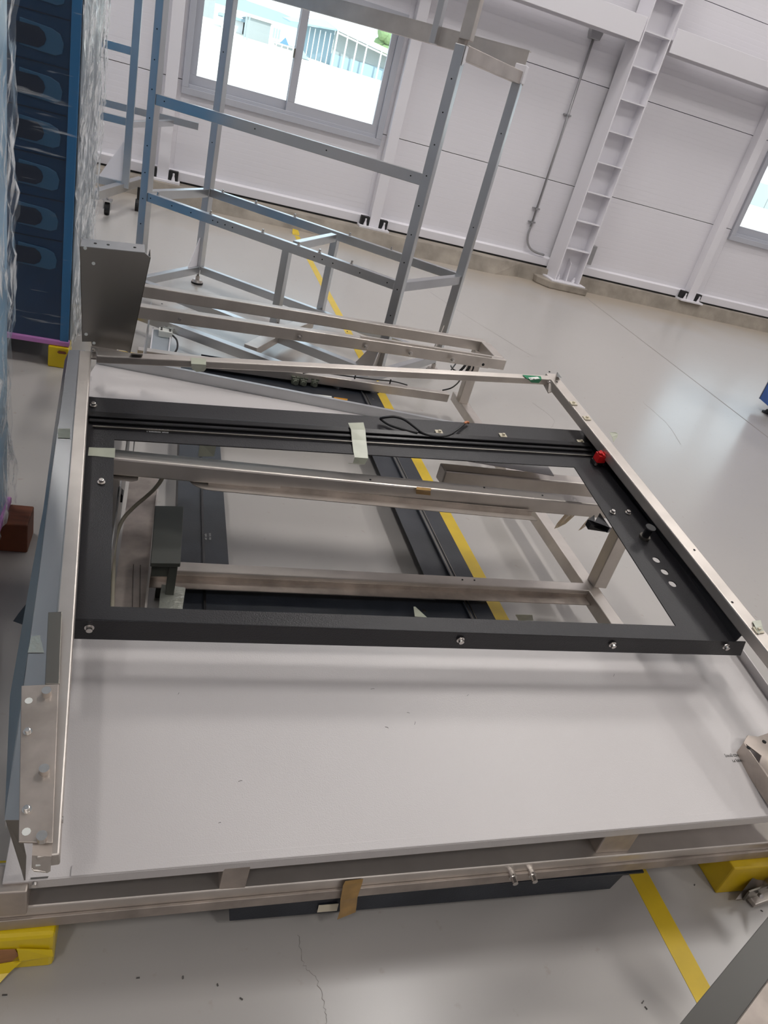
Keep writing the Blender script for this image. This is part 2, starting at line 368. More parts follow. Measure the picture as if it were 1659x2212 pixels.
# white base flashing, black seal and concrete kerb
bb = struct('baseboard_back', (0, YW, .16))
MB().prism([(-8, YW, .27), (-8, YW - .05, .255), (-8, YW - .05, .172), (-8, YW, .172)], (21, 0, 0)).build('flashing', 'white_paint', bb, bevel=.003)
MB().box((-8, YW - .042, .155), (13, YW, .172)).build('seal_strip', 'black_rubber', bb)
random.seed(4)
k = MB(); n = 60
top, bot = [], []
for i in range(n + 1):
    x = -8 + 21 * i / n; w = .04 * noise.noise((x * 1.3, 0, 0)) + (.16 if x < 3.7 else 0)
    bot.append((x, 8.20 - w, 0)); top.append((x, 8.24 - w * .8, .15))
for i in range(n):
    vs = [bot[i], bot[i + 1], (bot[i + 1][0], 8.6, 0), (bot[i][0], 8.6, 0), top[i], top[i + 1], (top[i + 1][0], 8.6, .155), (top[i][0], 8.6, .155)]
    k.hexa(vs)
bmesh.ops.remove_doubles(k.bm, verts=k.bm.verts, dist=.0005)
o = k.build('trim_1', 'concrete'); o['kind'] = 'structure'

# sliding windows
def window(idx, x0, x1, z0, z1):
    w = struct('window_%d' % idx, (x0, YW, z0))
    f = .06
    fr = MB().box((x0, YW - .035, z0), (x1, YW + .12, z0 + f)).box((x0, YW - .035, z1 - f), (x1, YW + .12, z1)) \
        .box((x0, YW - .035, z0 + f), (x0 + f, YW + .12, z1 - f)).box((x1 - f, YW - .035, z0 + f), (x1, YW + .12, z1 - f)).build('window_frame', 'win', w, bevel=.003)
    MB().box((x0 + f, YW - .012, z0 + f), (x1 - f, YW + .03, z0 + f + .03)).build('track', 'win', w, bevel=.002)
    xm = (x0 + x1) / 2 + .035
    def sash(a, b, y, lw, rw):
        s = MB().box((a, y, z0 + f + .008), (b, y + .032, z0 + f + .115)).box((a, y, z1 - f - .06), (b, y + .032, z1 - f)) \
            .box((a, y, z0 + f + .115), (a + lw, y + .032, z1 - f - .06)).box((b - rw, y, z0 + f + .115), (b, y + .032, z1 - f - .06)).build('sash', 'win', w, bevel=.002)
        MB().box((a + lw, y + .012, z0 + f + .115), (b - rw, y + .018, z1 - f - .06)).build('pane', 'glass', s)
        return s
    s1 = sash(x0 + f, xm, YW + .04, .065, .045)
    s2 = sash(xm - .04, x1 - f, YW + .0, .075, .06)
    MB().box((xm - .055, YW - .02, z0 + .55), (xm - .04, YW + .02, z0 + .63)).build('latch', 'steel_dark', w, bevel=.003)
    return w
window(1, *W1)
window(2, *W2)

# wall posts with foot plates and anchors
def wall_post(x, label):
    t = thing('wall_post', label, 'post', (x, 8.2, 0))
    MB().box((x - .055, 8.25, .172), (x + .055, 8.262, 7.4)).box((x - .055, 8.262, .172), (x - .046, YW, 7.4)).box((x + .046, 8.262, .172), (x + .055, YW, 7.4)).build('channel', 'white_paint', t, bevel=.003)
    MB().box((x - .17, 8.19, .150), (x + .17, 8.36, .172)).build('foot_plate', 'white_paint', t, bevel=.003)
    for s in (-1, 1):
        MB().box((x + s * .105 - .045, 8.25, .173), (x + s * .105 + .045, 8.315, .262)).build('base_clip', 'black_rubber', t, bevel=.003)
        MB().cyl((x + s * .105, 8.225, .172), (x + s * .105, 8.225, .215), .020, .010).cyl((x + s * .105, 8.225, .215), (x + s * .105, 8.225, .245), .009).build('anchor_bolt', 'white_paint', t)
wall_post(-.13, 'white wall post left of the large sliding window')
wall_post(2.09, 'white wall post just right of the large sliding window')
wall_post(6.33, 'white wall post between ladder-like column and right-hand window')

# steel column seen on its open side
t = thing('steel_column', 'white H-section steel column with ladder-like stiffener plates by back wall', 'column', (4.44, 8.12, 0))
xl, xr, yf, yb = 4.275, 4.60, 8.0, 8.30
MB().box((xl, yf, .095), (xl + .014, yb, 7.4)).build('flange', 'white_paint', t, bevel=.002)
MB().box((xr - .014, yf, .095), (xr, yb, 7.4)).build('flange', 'white_paint', t, bevel=.002)
MB().box((xl + .014, 8.145, .095), (xr - .014, 8.157, 7.4)).build('web', 'white_paint', t)
st = bpy.data.meshes.new('stiffener'); b_ = MB().box((0, 0, 0), (xr - xl - .028, .143, .011)); b_.bm.to_mesh(st); b_.bm.free(); st.materials.append(M['white_paint'])
for i in range(22):
    z = .452 + .3062 * i
    if z > 7.3: break
    o = bpy.data.objects.new('stiffener', st); COL.objects.link(o); o.parent = t; o.location = V((xl + .014, yf + .002, z)) - t.location
    o = bpy.data.objects.new('stiffener', st); COL.objects.link(o); o.parent = t; o.location = V((xl + .014, 8.157, z)) - t.location
MB().box((xl - .06, yf - .06, .08), (xr + .06, yb + .05, .095)).build('base_plate', 'white_paint', t, bevel=.002)
MB().prism([(4.435, 8.145, .095), (4.435, 8.03, .095), (4.435, 8.06, .30), (4.435, 8.145, .34)], (.012, 0, 0)).build('rib', 'white_paint', t)
for x in (4.335, 4.54):
    MB().cyl((x, 8.05, .095), (x, 8.05, .125), .022, n=6).cyl((x, 8.05, .125), (x, 8.05, .155), .010).build('anchor_bolt', 'white_paint', t)
MB().prism([(4.10, 8.10, 0), (4.20, 7.93, 0), (4.70, 7.93, 0), (4.72, 8.36, 0), (4.10, 8.36, 0)], (0, 0, .08)).build('plinth', 'concrete', t, bevel=.012)
o = MB().box((4.70, 8.28, .30), (4.82, 8.34, .52)).build('junction_box', 'conduit', bevel=.004); tag(o, 'small grey steel box on wall beside column foot', 'box')

def hbeam(x0, x1, label):
    t = thing('steel_beam', label, 'beam', ((x0 + x1) / 2, 8.1, 2.6))
    MB().box((x0, 8.0, 2.497), (x1, 8.012, 2.71)).build('front_flange', 'white_paint', t, bevel=.002)
    MB().box((x0, 8.012, 2.60), (x1, 8.24, 2.61)).build('web', 'white_paint', t)
    MB().box((x0, 8.24, 2.50), (x1, 8.252, 2.71)).build('back_flange', 'white_paint', t, bevel=.002)
hbeam(1.2, 4.265, 'white steel beam left of the ladder-like column')
hbeam(4.63, 12.9, 'white steel beam right of the ladder-like column')

# conduit down the wall
t = thing('conduit', 'thin grey steel conduit running down white wall left of column', 'pipe', (3.93, 8.34, .3))
pp = [(3.93, 8.335, 2.44), (3.93, 8.335, .55), (3.925, 8.335, .47), (3.95, 8.33, .38), (4.01, 8.325, .32), (4.09, 8.32, .295), (4.2, 8.32, .285)]
MB().tube(pp[:2] + smooth_path(pp[1:], 6), .013, 10).build('pipe', 'conduit', t, smooth=True)
MB().prism([(3.875, 8.29, 2.43), (3.985, 8.29, 2.43), (4.0, 8.29, 2.49), (4.0, 8.29, 2.55), (3.86, 8.29, 2.55), (3.86, 8.29, 2.49)], (0, .078, 0)).build('junction_box', 'conduit', t, bevel=.006)
for z in (1.72, .75, .60): MB().box((3.885, 8.345, z - .008), (3.975, 8.368, z + .008)).cyl((3.93, 8.335, z - .008), (3.93, 8.335, z + .008), .017).build('pipe_clamp', 'conduit', t)

# hall lamps, hung from the ceiling above and behind the frame
CEIL = bpy.data.objects['ceiling']
for x, y in LAMP_XY:
    MB().box((x - .09, y - .65, LAMP_Z + .02), (x + .09, y + .65, LAMP_Z + .08)).cyl((x, y - .4, LAMP_Z + .08), (x, y - .4, 7.42), .01).cyl((x, y + .4, LAMP_Z + .08), (x, y + .4, 7.42), .01).build('lamp_housing', 'white_paint', CEIL)
    MB().box((x - .07, y - .62, LAMP_Z), (x + .07, y + .62, LAMP_Z + .019)).build('lamp_diffuser', 'lamp', CEIL)
    ld = bpy.data.lights.new('lamp_light', 'AREA'); ld.shape = 'RECTANGLE'; ld.size = .5; ld.size_y = 1.3; ld.energy = LAMP_W; ld.color = (1.0, .965, .935)
    lo = bpy.data.objects.new('lamp_light', ld); COL.objects.link(lo); lo.location = (x, y, LAMP_Z - .03)

# ------------------------------------------------------------------ floor tape
ft = MB().box((1.185, -1.2, 0), (1.238, 7.75, .0009)).build('floor_tape', 'tape_line'); tag(ft, 'yellow tape line running across the floor towards the back wall', 'tape')
o = MB().strip([((1.17, 7.78, .001), (1.24, 7.80, .001)), ((1.175, 7.86, .012), (1.25, 7.85, .006)), ((1.18, 7.90, .035), (1.24, 7.92, .028))], .001).build('floor_tape_end', 'tape_line')
tag(o, 'curled loose scrap of yellow tape near the kerb', 'tape')
def cj(p, q, r=.0028):
    return MB().box((min(p[0], q[0]) - r, min(p[1], q[1]), 0), (max(p[0], q[0]) + r, max(p[1], q[1]), .0004))
# shrinkage cracks in the floor: thin dark lines
def crack(name, pts, w, seed, label):
    random.seed(seed); P = smooth_path([(x, y, .0005) for x, y in pts], 9); b = MB(); L_ = []
    for i, p in enumerate(P):
        d = (P[min(i + 1, len(P) - 1)] - P[max(i - 1, 0)]).normalized(); s = V((-d.y, d.x, 0))
        j = s * random.uniform(-.006, .006); ww = w * random.uniform(.4, 1.2)
        L_.append((p + j - s * ww, p + j + s * ww))
    b.strip(L_, .0003); o = b.build(name, 'ink'); tag(o, label, 'crack')

FLOOR = bpy.data.objects['floor']
def fcrack(pts, w, seed):
    random.seed(seed); P = smooth_path([(x, y, .0003) for x, y in pts], 9); L_ = []
    for i, p in enumerate(P):
        d = (P[min(i + 1, len(P) - 1)] - P[max(i - 1, 0)]).normalized(); s = V((-d.y, d.x, 0))
        j = s * random.uniform(-.003, .003); ww = w * random.uniform(.2, .7)
        L_.append((p + j - s * ww, p + j + s * ww))
    MB().strip(L_, .0002).build('crack', 'crack', FLOOR)
def P2(p): return (p[0], p[1])
fcrack([P2((0.3712, 0.7742, 0.0000)), P2((0.3736, 0.7214, 0.0000)), P2((0.3923, 0.6946, 0.0000)), P2((0.4026, 0.6453, 0.0000)), P2((0.4028, 0.6131, 0.0000))], .0007, 1)
a_, b_ = V((4.6725, 7.9162, 0.0000)), V((4.2907, 4.2040, 0.0000)); MB().beam(a_, b_, .010, .0006, ext=(0, 2)).build('saw_joint', 'crack', FLOOR)
fcrack([P2((2.1780, 7.0586, -0.0000)), P2((2.4048, 6.0773, 0.0000)), P2((2.7342, 5.0362, 0.0000))], .002, 3)
fcrack([P2((3.3666, 4.3842, 0.0000)), P2((3.3385, 4.0246, 0.0000)), P2((3.2234, 3.6787, 0.0000))], .002, 4)
fcrack([P2((2.2863, 4.0016, 0.0000)), P2((2.3329, 3.7743, 0.0000)), P2((2.2442, 3.6169, 0.0000))], .001, 5)

# small dark bits of debris lying on the floor
random.seed(21)
for q in ((1.0596, 0.5819, 0.0000), (1.0605, 0.5705, 0.0000), (1.2647, 0.5698, 0.0000), (0.2538, 0.6699, 0.0000), (0.1523, 0.7158, 0.0000), (0.0751, 0.7224, 0.0000), (0.2131, 0.6973, 0.0000), (1.4960, 0.7396, 0.0000), (1.3502, 0.8145, 0.0000), (-0.1368, 0.7154, 0.0000)):
    p = V(q); a_ = random.uniform(0, 3.1); e = V((math.cos(a_), math.sin(a_), 0)) * random.uniform(.002, .0045)
    MB().beam(p - e + Z * .0012, p + e + Z * .0012, .002, .002).build('debris', 'ink', FLOOR)

# ------------------------------------------------------------------ yellow and red blocks
def block(lo, hi, m, label, name='wooden_block', cat='block', bev=.004):
    o = MB().box(lo, hi).build(name, m, bevel=bev); return tag(o, label, cat)
block((1.395, .79, 0), (1.555, .93, .0985), 'yellow', 'yellow block under the right front of the steel base frame')
t = thing('wooden_block', 'torn yellow-wrapped wooden block under left front of steel base frame', 'block', (-.17, .80, 0))
MB().box((-.32, .755, 0), (-.068, .90, .0985)).build('wrapped_block', 'yellow_film', t, bevel=.008)
MB().strip([((-.23, .7535, .075), (-.128, .7535, .068)), ((-.23, .7532, .05), (-.122, .7532, .05)), ((-.23, .7535, .022), (-.135, .7535, .030)), ((-.23, .7535, .018), (-.16, .7535, .024))], .0012).build('bare_wood', 'wood', t)
MB().strip([((-.24, .752, .016), (-.115, .752, .036)), ((-.22, .745, .006), (-.135, .744, .014)), ((-.20, .722, .002), (-.155, .724, .003)), ((-.205, .69, .003), (-.165, .70, .004)), ((-.20, .672, .008), (-.172, .684, .003))], .001).build('torn_film', 'yellow_film', t)
MB().strip([((-.125, .752, .072), (-.07, .752, .060)), ((-.12, .7485, .040), (-.068, .7485, .046)), ((-.135, .752, .028), (-.07, .752, .04))], .001).build('torn_film', 'yellow_film', t)
block((-.2, 3.36, 0), (-.05, 3.52, .0985), 'yellow', 'yellow block under the far left of the steel base frame')
t = thing('wooden_block', 'yellow block with red torn patch under blue wrapped rack', 'block', (-.427, 3.50, 0))
MB().box((-.470, 3.435, 0), (-.385, 3.56, .0985)).build('wrapped_block', 'yellow_film', t, bevel=.005)
MB().strip([((-.425, 3.433, .083), (-.398, 3.433, .083)), ((-.432, 3.432, .076), (-.392, 3.432, .076)), ((-.425, 3.433, .070), (-.398, 3.433, .071))], .001).build('bare_wood', 'redwood', t)
block((-.36, 3.98, 0), (-.27, 4.1, .0985), 'yellow', 'yellow block at far right corner under blue wrapped rack')
block((-.46, 1.975, 0), (-.312, 2.085, .0985), 'redwood', 'red-brown wooden block under nearest film-wrapped stack')

# ------------------------------------------------------------------ stainless base frame
bf = thing('machine_base_frame', 'stainless steel machine base frame raised on yellow blocks', 'steel frame', (.75, 2.1, .10))
a, b = V((-0.1543, 0.7735, 0.1520)), V((1.4828, 0.8167, 0.1520))
ft_ = MB().beam(a, b, .085, .050, off=(-.0425, -.026), ext=(.12, .10)).build('front_tube', 'steel', bf, bevel=.003)
MB().beam(a, b, .006, .026, off=(.003, -.039), ext=(.12, .10)).build('front_angle', 'steel_rough', bf, bevel=.001)
for px, w in (((-0.1388, 0.7562, 0.1520), .052), ((0.2212, 0.7794, 0.1520), .048), ((1.0455, 0.8094, 0.1520), .085)):
    p = V(px) + V((0, .03, 0)); MB().box((p.x - w / 2, p.y - .025, .150), (p.x + w / 2, p.y + .025, .214)).build('stub_post', 'steel_rough', bf, bevel=.003)
for q in ((0.8009, 0.7910, 0.1250), (0.8472, 0.7923, 0.1250)):
    p = V(q); MB().cyl(p + V((0, .012, 0)), p + V((0, -.004, 0)), .0085, n=16).cyl(p + V((0, -.004, 0)), p + V((0, -.018, 0)), .006, n=12).build('bolt', 'chrome', bf)
# bottom tubes
r0, r1 = V((1.5684, 3.5351, 0.1500)), V((1.5128, 1.6203, 0.1500))
r1 = r1 + (r1 - r0).normalized() * .76
rt = MB().beam(r0, r1, .052, .05, off=(0, -.025), ext=(.02, 0)).build('bottom_tube', 'steel', bf, bevel=.003)
a, b = V((0.6592, 3.4873, 0.1500)), V((1.5075, 3.5249, 0.1500))
MB().beam(a, b, .045, .045, off=(0, -.025), ext=(.75, .0)).build('bottom_tube', 'steel', bf, bevel=.003)
MB().beam((-.09, .86, .125), (-.2, 3.5, .125), .05, .05).build('bottom_tube', 'steel', bf, bevel=.003)
a, b = V((0.1203, 1.7804, 0.1500)), V((1.4980, 1.8335, 0.1500))
ct = MB().beam(a, b, .045, .05, off=(.0225, -.025), ext=(.10, 0)).build('cross_tube', 'steel', bf, bevel=.003)
MB().beam(a, b, .042, .003, off=(.066, -.030), ext=(.10, 0)).beam(a, b, .003, .016, off=(.046, -.022), ext=(.10, 0)).build('angle_strip', 'steel_rough', bf)
# posts
for (x, y), zt in ((P2((1.5482, 1.8310, 0.1500)), .432), (P2((1.5514, 3.4174, 0.1500)), .44), ((-.09, 1.84), .432), ((-.2, 3.30), .44)):
    MB().box((x - .026, y - .022, .149), (x + .026, y + .03, zt)).build('post', 'steel', bf, bevel=.003)
# inner top rail with folded strip
a, b = V((-0.0758, 1.7449, 0.4800)), V((1.3807, 1.8024, 0.4800))
MB().beam(a, b, .052, .05, off=(-.026, -.025), ext=(.05, .17)).build('top_rail', 'steel', bf, bevel=.005)
a, b = V((0.1119, 1.7793, 0.4250)), V((1.1538, 1.8056, 0.4250)); d = (b - a).normalized(); s = V((d.y, -d.x, 0))
pts = [a, b, b + s * .05 + d * .01]
arc = [a + d * .06 * (1 - math.sin(t)) + s * .05 * (1 - math.cos(t)) for t in [math.pi / 2 * (1 - i / 6) for i in range(7)]]
MB().prism([b, b + s * .05 + d * .012, a + s * .05 + d * .06] + [a + d * (.06 - .06 * math.sin(t)) + s * (.05 * math.cos(t)) for t in [math.pi / 2 * i / 6 for i in range(1, 7)]], (0, 0, -.002)).build('folded_strip', 'steel', bf)
MB().beam(a, b, .003, .02, off=(.022, .008), ext=(-.05, 0)).build('folded_strip', 'steel_rough', bf)
q = V((-0.0750, 1.7809, 0.4250)); MB().prism([q, q + V((.06, .005, 0)), q + V((.058, -.035, 0)), q + V((.045, -.045, 0)), q + V((-.05, -.045, 0)), q + V((-.05, 0, 0))], (0, 0, -.003)).build('folded_strip', 'steel', bf)
# rail just behind, only its right half reaches into view
a, b = V((0.9057, 1.9496, 0.4600)), V((1.4140, 1.9820, 0.4600))
MB().beam(a, b, .055, .055, off=(-.0275, -.0275), ext=(0, .14)).build('top_rail', 'steel', bf, bevel=.005)
MB().box((-.1, 2.16, .44), (1.53, 2.21, .486)).build('sheet_support', 'steel', bf, bevel=.003)
# rear double rail with end piece and splice plate
fa, fb = V((-0.0780, 3.3224, 0.4900)), V((1.5741, 3.4500, 0.4900)); na, nb = V((-0.0795, 2.9910, 0.4900)), V((1.5901, 3.1542, 0.4900))
MB().beam(fa, fb, .045, .05, off=(.0225, -.025), ext=(.16, 0)).build('rear_rail', 'steel', bf, bevel=.003)
nr = MB().beam(na, nb, .045, .05, off=(-.0225, -.025), ext=(.16, 0)).build('rear_rail', 'steel', bf, bevel=.003)
MB().beam(fb + V((-.005, -.047, 0)), nb + V((-.025, .045, 0)), .052, .05, off=(0, -.0255)).build('rear_end_piece', 'steel', bf, bevel=.003)
MB().beam(fa + V((-.13, -.045, 0)), na + V((-.13, .045, 0)), .05, .05, off=(0, -.0255)).build('rear_end_piece', 'steel', bf, bevel=.003)
d = (nb - na).normalized(); f = V((d.y, -d.x, 0))
s0, s1 = V((0.8420, 3.1029, 0.4940)), V((1.5075, 3.1556, 0.4940)); off = f * .004
sp = MB().prism([s0 + off, s1 + off, s1 + off - Z * .058, s0 + off - Z * .058 - d * .006], -f * .004).build('splice_plate', 'steel', bf, bevel=.001)
MB().prism([s0 + off, s1 + off, s1 - f * .012 , s0 - f * .012], (0, 0, .003)).build('splice_plate', 'steel', bf)
def on_plane(x): return x
for q in ((0.0692, 3.0126, 0.4620), (0.5650, 3.0455, 0.4620)): bolt(bf, V(q) + f * .001, f, 1.15)
for q in ((0.8687, 3.0792, 0.4620), (1.0834, 3.0926, 0.4620), (1.2972, 3.1074, 0.4620)): bolt(bf, V(q) + f * .004, f, 1.25)
holes(bf, [(V((1.4590, 3.1197, 0.4620)) + f * .004, f)], .007)
holes(bf, [(V(q), Z) for q in ((-0.0036, 3.0720, 0.4910), (0.4711, 3.0973, 0.4910), (0.7899, 3.1526, 0.4910), (0.9894, 1.8259, 0.4810), (1.1913, 1.8201, 0.4810), (0.6133, 1.7898, 0.4810))] , .003)
holes(bf, [(V(q), Z) for q in ((1.0134, 1.7956, 0.1510), (1.0577, 1.7981, 0.1510))], .003)
# wide floor-level plate inside, at the left, and the upright side sheet
MB().prism([(0.0423, 2.2076, 0.1700), (0.0406, 2.0186, 0.1700), (0.0340, 1.5083, 0.1700), (-0.0457, 1.5017, 0.1700), (-0.0461, 2.1604, 0.1700), (-0.0389, 2.3000, 0.1700)], (0, 0, -.003)).build('side_plate', 'steel_rough', bf)
for dx in (.018, .036): 
    MB().beam(V((0.0352, 1.5999, 0.1720)) - V((dx, 0, 0)), V((0.0395, 1.5064, 0.1720)) - V((dx, 0, 0)), .001, .002, ext=(.12, 0)).build('seam', 'dark_hole', bf)
MB().beam(V((0.0410, 2.0576, 0.1800)), V((0.0337, 1.4963, 0.1800)), .006, .022, ext=(.05, .1)).build('plate_lip', 'steel', bf, bevel=.001)
MB().prism([(-.062, 1.3, .12), (-.062, 2.3, .12), (-.062, 2.3, .40), (-.062, 1.3, .30)], (.003, 0, 0)).build('side_sheet', 'zinc', bf)
MB().box((-.05, 2.45, .12), (-.047, 3.3, .42)).build('side_sheet', 'zinc', bf)
q = V((-0.0672, 1.8635, 0.3000)); MB().prism([q + V((-.03, 0, .012)), q + V((.004, 0, .012)), q + V((.014, 0, .0)), q + V((.014, 0, -.022)), q + V((-.03, 0, -.022))], (0, .03, 0)).build('hook_bracket', 'black_coat', bf)

# dark olive cover box inside, standing on the cross tube
t = thing('cover_box', 'dark olive grey metal cover box inside the base frame', 'cover', (.07, 1.7, .15))
c = [V((0.0344, 1.8288, 0.3000)), V((0.1121, 1.8412, 0.3000)), V((0.1062, 1.5630, 0.3000)), V((0.0338, 1.5556, 0.3000))]
MB().prism(c, (0, 0, -.012)).build('lid', 'olive_coat', t, bevel=.002)
c = [p - Z * .0125 for p in c]; MB().prism([lerp(c[0], c[2], .06), lerp(c[1], c[3], .06), lerp(c[2], c[0], .06), lerp(c[3], c[1], .06)], (0, 0, -.042)).build('body', 'olive_coat', t)
p = lerp(c[3], c[2], .78) + V((0, .03, 0)); MB().box((p.x - .011, p.y - .02, .151), (p.x + .011, p.y, .29)).build('leg', 'olive_coat', t, bevel=.002)
p = lerp(c[0], c[1], .5) - V((0, .03, 0)); MB().box((p.x - .011, p.y - .01, 0), (p.x + .011, p.y + .01, .29)).build('leg', 'olive_coat', t, bevel=.002)

# tape flags hanging off the inner rail
def ribbon(name, m, pairs, label, cat='tape', group=None, thick=.0006):
    o = MB().strip(pairs, thick).build(name, m); tag(o, label, cat, group); return o
ribbon('tape_flag', 'amber_film', [((1.2790, 1.8054, 0.4520), (1.3216, 1.8050, 0.4520)), ((1.2831, 1.8020, 0.4300), (1.3285, 1.8103, 0.4300)), ((1.2762, 1.8104, 0.3900), (1.3121, 1.8165, 0.3900)), ((1.2740, 1.8102, 0.3700), (1.2952, 1.8220, 0.3700))], 'amber tape strip hanging from the inner steel rail, left one')
ribbon('tape_flag', 'amber_film', [((1.3850, 1.8293, 0.4550), (1.4193, 1.8272, 0.4550)), ((1.4024, 1.8380, 0.4100), (1.4483, 1.8636, 0.4100)), ((1.3859, 1.8344, 0.3700), (1.4158, 1.8507, 0.3700)), ((1.3799, 1.8317, 0.3600), (1.3928, 1.8394, 0.3600))], 'amber tape strip hanging beside the black hook at rail end')
ribbon('tape_patch', 'brown_tape', [((0.7526, 1.7767, 0.4815), (0.7984, 1.7784, 0.4815)), ((0.7472, 1.7621, 0.4815), (0.7927, 1.7638, 0.4815)), ((0.7636, 1.7862, 0.4470), (0.8099, 1.7876, 0.4470))], 'small amber tape patch on middle of inner steel rail')
ribbon('tape_patch', 'brown_tape', [((0.4323, 0.7837, 0.1550), (0.4677, 0.7862, 0.1550)), ((0.4287, 0.7800, 0.1480), (0.4680, 0.7840, 0.1480)), ((0.4313, 0.7744, 0.1080), (0.4663, 0.7784, 0.1080)), ((0.4376, 0.7727, 0.0750), (0.4711, 0.7784, 0.0800)), ((0.4373, 0.7711, 0.0500), (0.4737, 0.7772, 0.0600))], 'torn amber tape hanging over front steel tube onto black flange')
ribbon('tape_patch', 'foil', [((0.0692, 1.6140, 0.1900), (0.1309, 1.6067, 0.1900)), ((0.0662, 1.5609, 0.1900), (0.1265, 1.5573, 0.1900)), ((0.0656, 1.4929, 0.1850), (0.1219, 1.4904, 0.1850))], 'square silver-green foil tape below the dark cover box', thick=.001)

# ------------------------------------------------------------------ second black window frame, lying on the floor like a tray
t = thing('black_window_frame', 'black window frame tray lying on the floor beneath the steel base frame', 'panel', (.6, 2.2, 0))
x0, x1, y0, y1, zt = .113, 1.112, .80, 3.53, .085
def ring(b, o, i, vec):
    vec = V(vec); o = [V(p) for p in o]; i = [V(p) for p in i]
    for k in range(4):
        n = (k + 1) % 4; b.hexa([o[k], o[n], i[n], i[k], o[k] + vec, o[n] + vec, i[n] + vec, i[k] + vec])
    return b
ring(MB(), [(x0, y0, zt), (x1, y0, zt), (x1, y1, zt), (x0, y1, zt)], [(.27, 1.76, zt), (.925, 1.76, zt), (.925, 2.95, zt), (.27, 2.95, zt)], (0, 0, .003)).build('plate', 'navy_coat', t)
MB().box((x1 - .003, y0 + .06, 0), (x1, y1, zt)).build('side_flange', 'navy_coat', t)
MB().box((x0, y0 + .06, 0), (x0 + .003, y1, zt)).build('side_flange', 'navy_coat', t)
MB().box((1.015, 1.2, zt + .003), (1.020, 3.48, zt + .014)).build('ridge', 'navy_coat', t)
MB().box((1.024, 1.2, zt + .003), (1.031, 3.48, zt + .006)).box((1.040, 1.2, zt + .003), (1.043, 3.48, zt + .006)).build('worn_edge', 'steel_dark', t)
MB().box((.190, 1.5, zt + .003), (.197, 3.1, zt + .012)).build('ridge', 'black_gloss', t)
MB().box((.20, y1 - .004, zt), (x1 - .03, y1, zt + .055)).build('rear_flange', 'navy_coat', t)
MB().prism([(.225, y0 - .004, zt), (.232, y0 - .012, .042), (1.08, y0 - .004, .042), (1.105, y0 + .004, zt)], (0, .004, 0)).build('front_flange', 'navy_coat', t, bevel=.001)
MB().prism([(.15, y0 - .010, zt + .003), (1.15, y0 + .0, zt + .003), (1.15, y0 + .05, zt + .003), (.15, y0 + .05, zt + .003)], (0, 0, .004)).build('front_lip', 'navy_coat', t)
q = V((.40, y0 - .0125, .05)); MB().prism([q, q + V((.04, .0004, 0)), q + V((.04, .0034, .018)), q + V((0, .003, .018))], (0, .001, 0)).build('paper_label', 'cream', t)
for px in ((0.6638, 3.4650, 0.1000), (0.7046, 3.4692, 0.1000), (0.7637, 3.4805, 0.1000)):
    p = V(px); cn = MB().box((p.x - .018, p.y - .018, zt + .0035), (p.x + .018, p.y + .018, zt + .035)).build('connector', 'connector', t, bevel=.004)
    MB().box((p.x - .022, p.y - .012, zt + .035), (p.x - .004, p.y + .012, zt + .043)).box((p.x + .004, p.y - .012, zt + .035), (p.x + .022, p.y + .012, zt + .043)).cyl((p.x, p.y - .03, zt + .018), (p.x, p.y - .018, zt + .018), .012).build('terminal', 'connector', cn)
MB().prism([(0.8536, 3.3629, 0.0890), (0.9239, 3.3654, 0.0890), (0.9051, 3.3019, 0.0890), (0.8380, 3.3118, 0.0890)], (0, 0, .001)).build('orange_label', 'orange', t)
MB().prism([(0.6931, 3.3438, 0.0890), (0.8384, 3.3573, 0.0890), (0.8305, 3.3091, 0.0890), (0.6757, 3.2979, 0.0890)], (0, 0, .006)).build('white_label', 'label', t)
print_line(t, (0.2063, 1.9954, 0.0885), (0, 1, 0), (-1, 0, 0), .007, (3, 5), 'ink_white')
print_line(t, (0.2194, 1.9974, 0.0885), (0, 1, 0), (-1, 0, 0), .007, (4, 5), 'ink_white')
holes(t, [((1.07, 3.42, zt + .003), Z), ((.87, 1.70, zt + .003), Z)], .006, 'chrome', 'rivets')

# grey folded steel offcut and pale tape bits in the opening
ribbon('tape_patch', 'masking', [((1.1946, 1.7082, 0.0900), (1.2598, 1.7113, 0.0900)), ((1.2566, 1.7657, 0.0200), (1.3162, 1.7704, 0.0200))], 'pale tape scrap seen low in right of the window opening', thick=.001)
ribbon('tape_patch', 'masking', [((0.8245, 1.6884, 0.1100), (0.8308, 1.6890, 0.1100)), ((0.8164, 1.6412, 0.1100), (0.8555, 1.6401, 0.1100))], 'pointed pale tape scrap low in centre of the window opening', thick=.001)
ribbon('tape_patch', 'masking', [((0.1614, 2.2565, 0.3000), (0.2160, 2.2617, 0.3000)), ((0.1600, 2.2293, 0.2600), (0.2117, 2.2428, 0.2600))], 'pale yellow tape on folded sheet behind the inner steel rail', thick=.001)

# white folded light strip lying on the floor at the back
t = thing('light_strip', 'white metal light strip with terminal block lying on floor behind rail', 'light strip', (-.0, 3.6, 0))
a, b, c, d_ = V((-0.0408, 4.0384, 0.0500)), V((0.0600, 4.0617, 0.0500)), V((0.0524, 3.4805, 0.0500)), V((-0.0408, 3.4705, 0.0500))
MB().prism([a, b, c, d_], (0, 0, -.048)).build('body', 'film_grey', t, bevel=.003)
MB().beam(a, d_, .006, .012, off=(-.004, .004)).beam(b, c, .006, .012, off=(.004, .004)).build('edge_fold', 'white_paint', t)
p = V((0.0281, 3.9623, 0.0550)); MB().box((p.x - .035, p.y - .03, .051), (p.x + .035, p.y + .03, .085)).build('terminal_block', 'label', t, bevel=.003)
for dx in (-.022, .022):
    for dy in (-.012, .012): MB().cyl((p.x + dx, p.y + dy, .085), (p.x + dx, p.y + dy, .088), .006).build('terminal_screw', 'dark_hole', t)
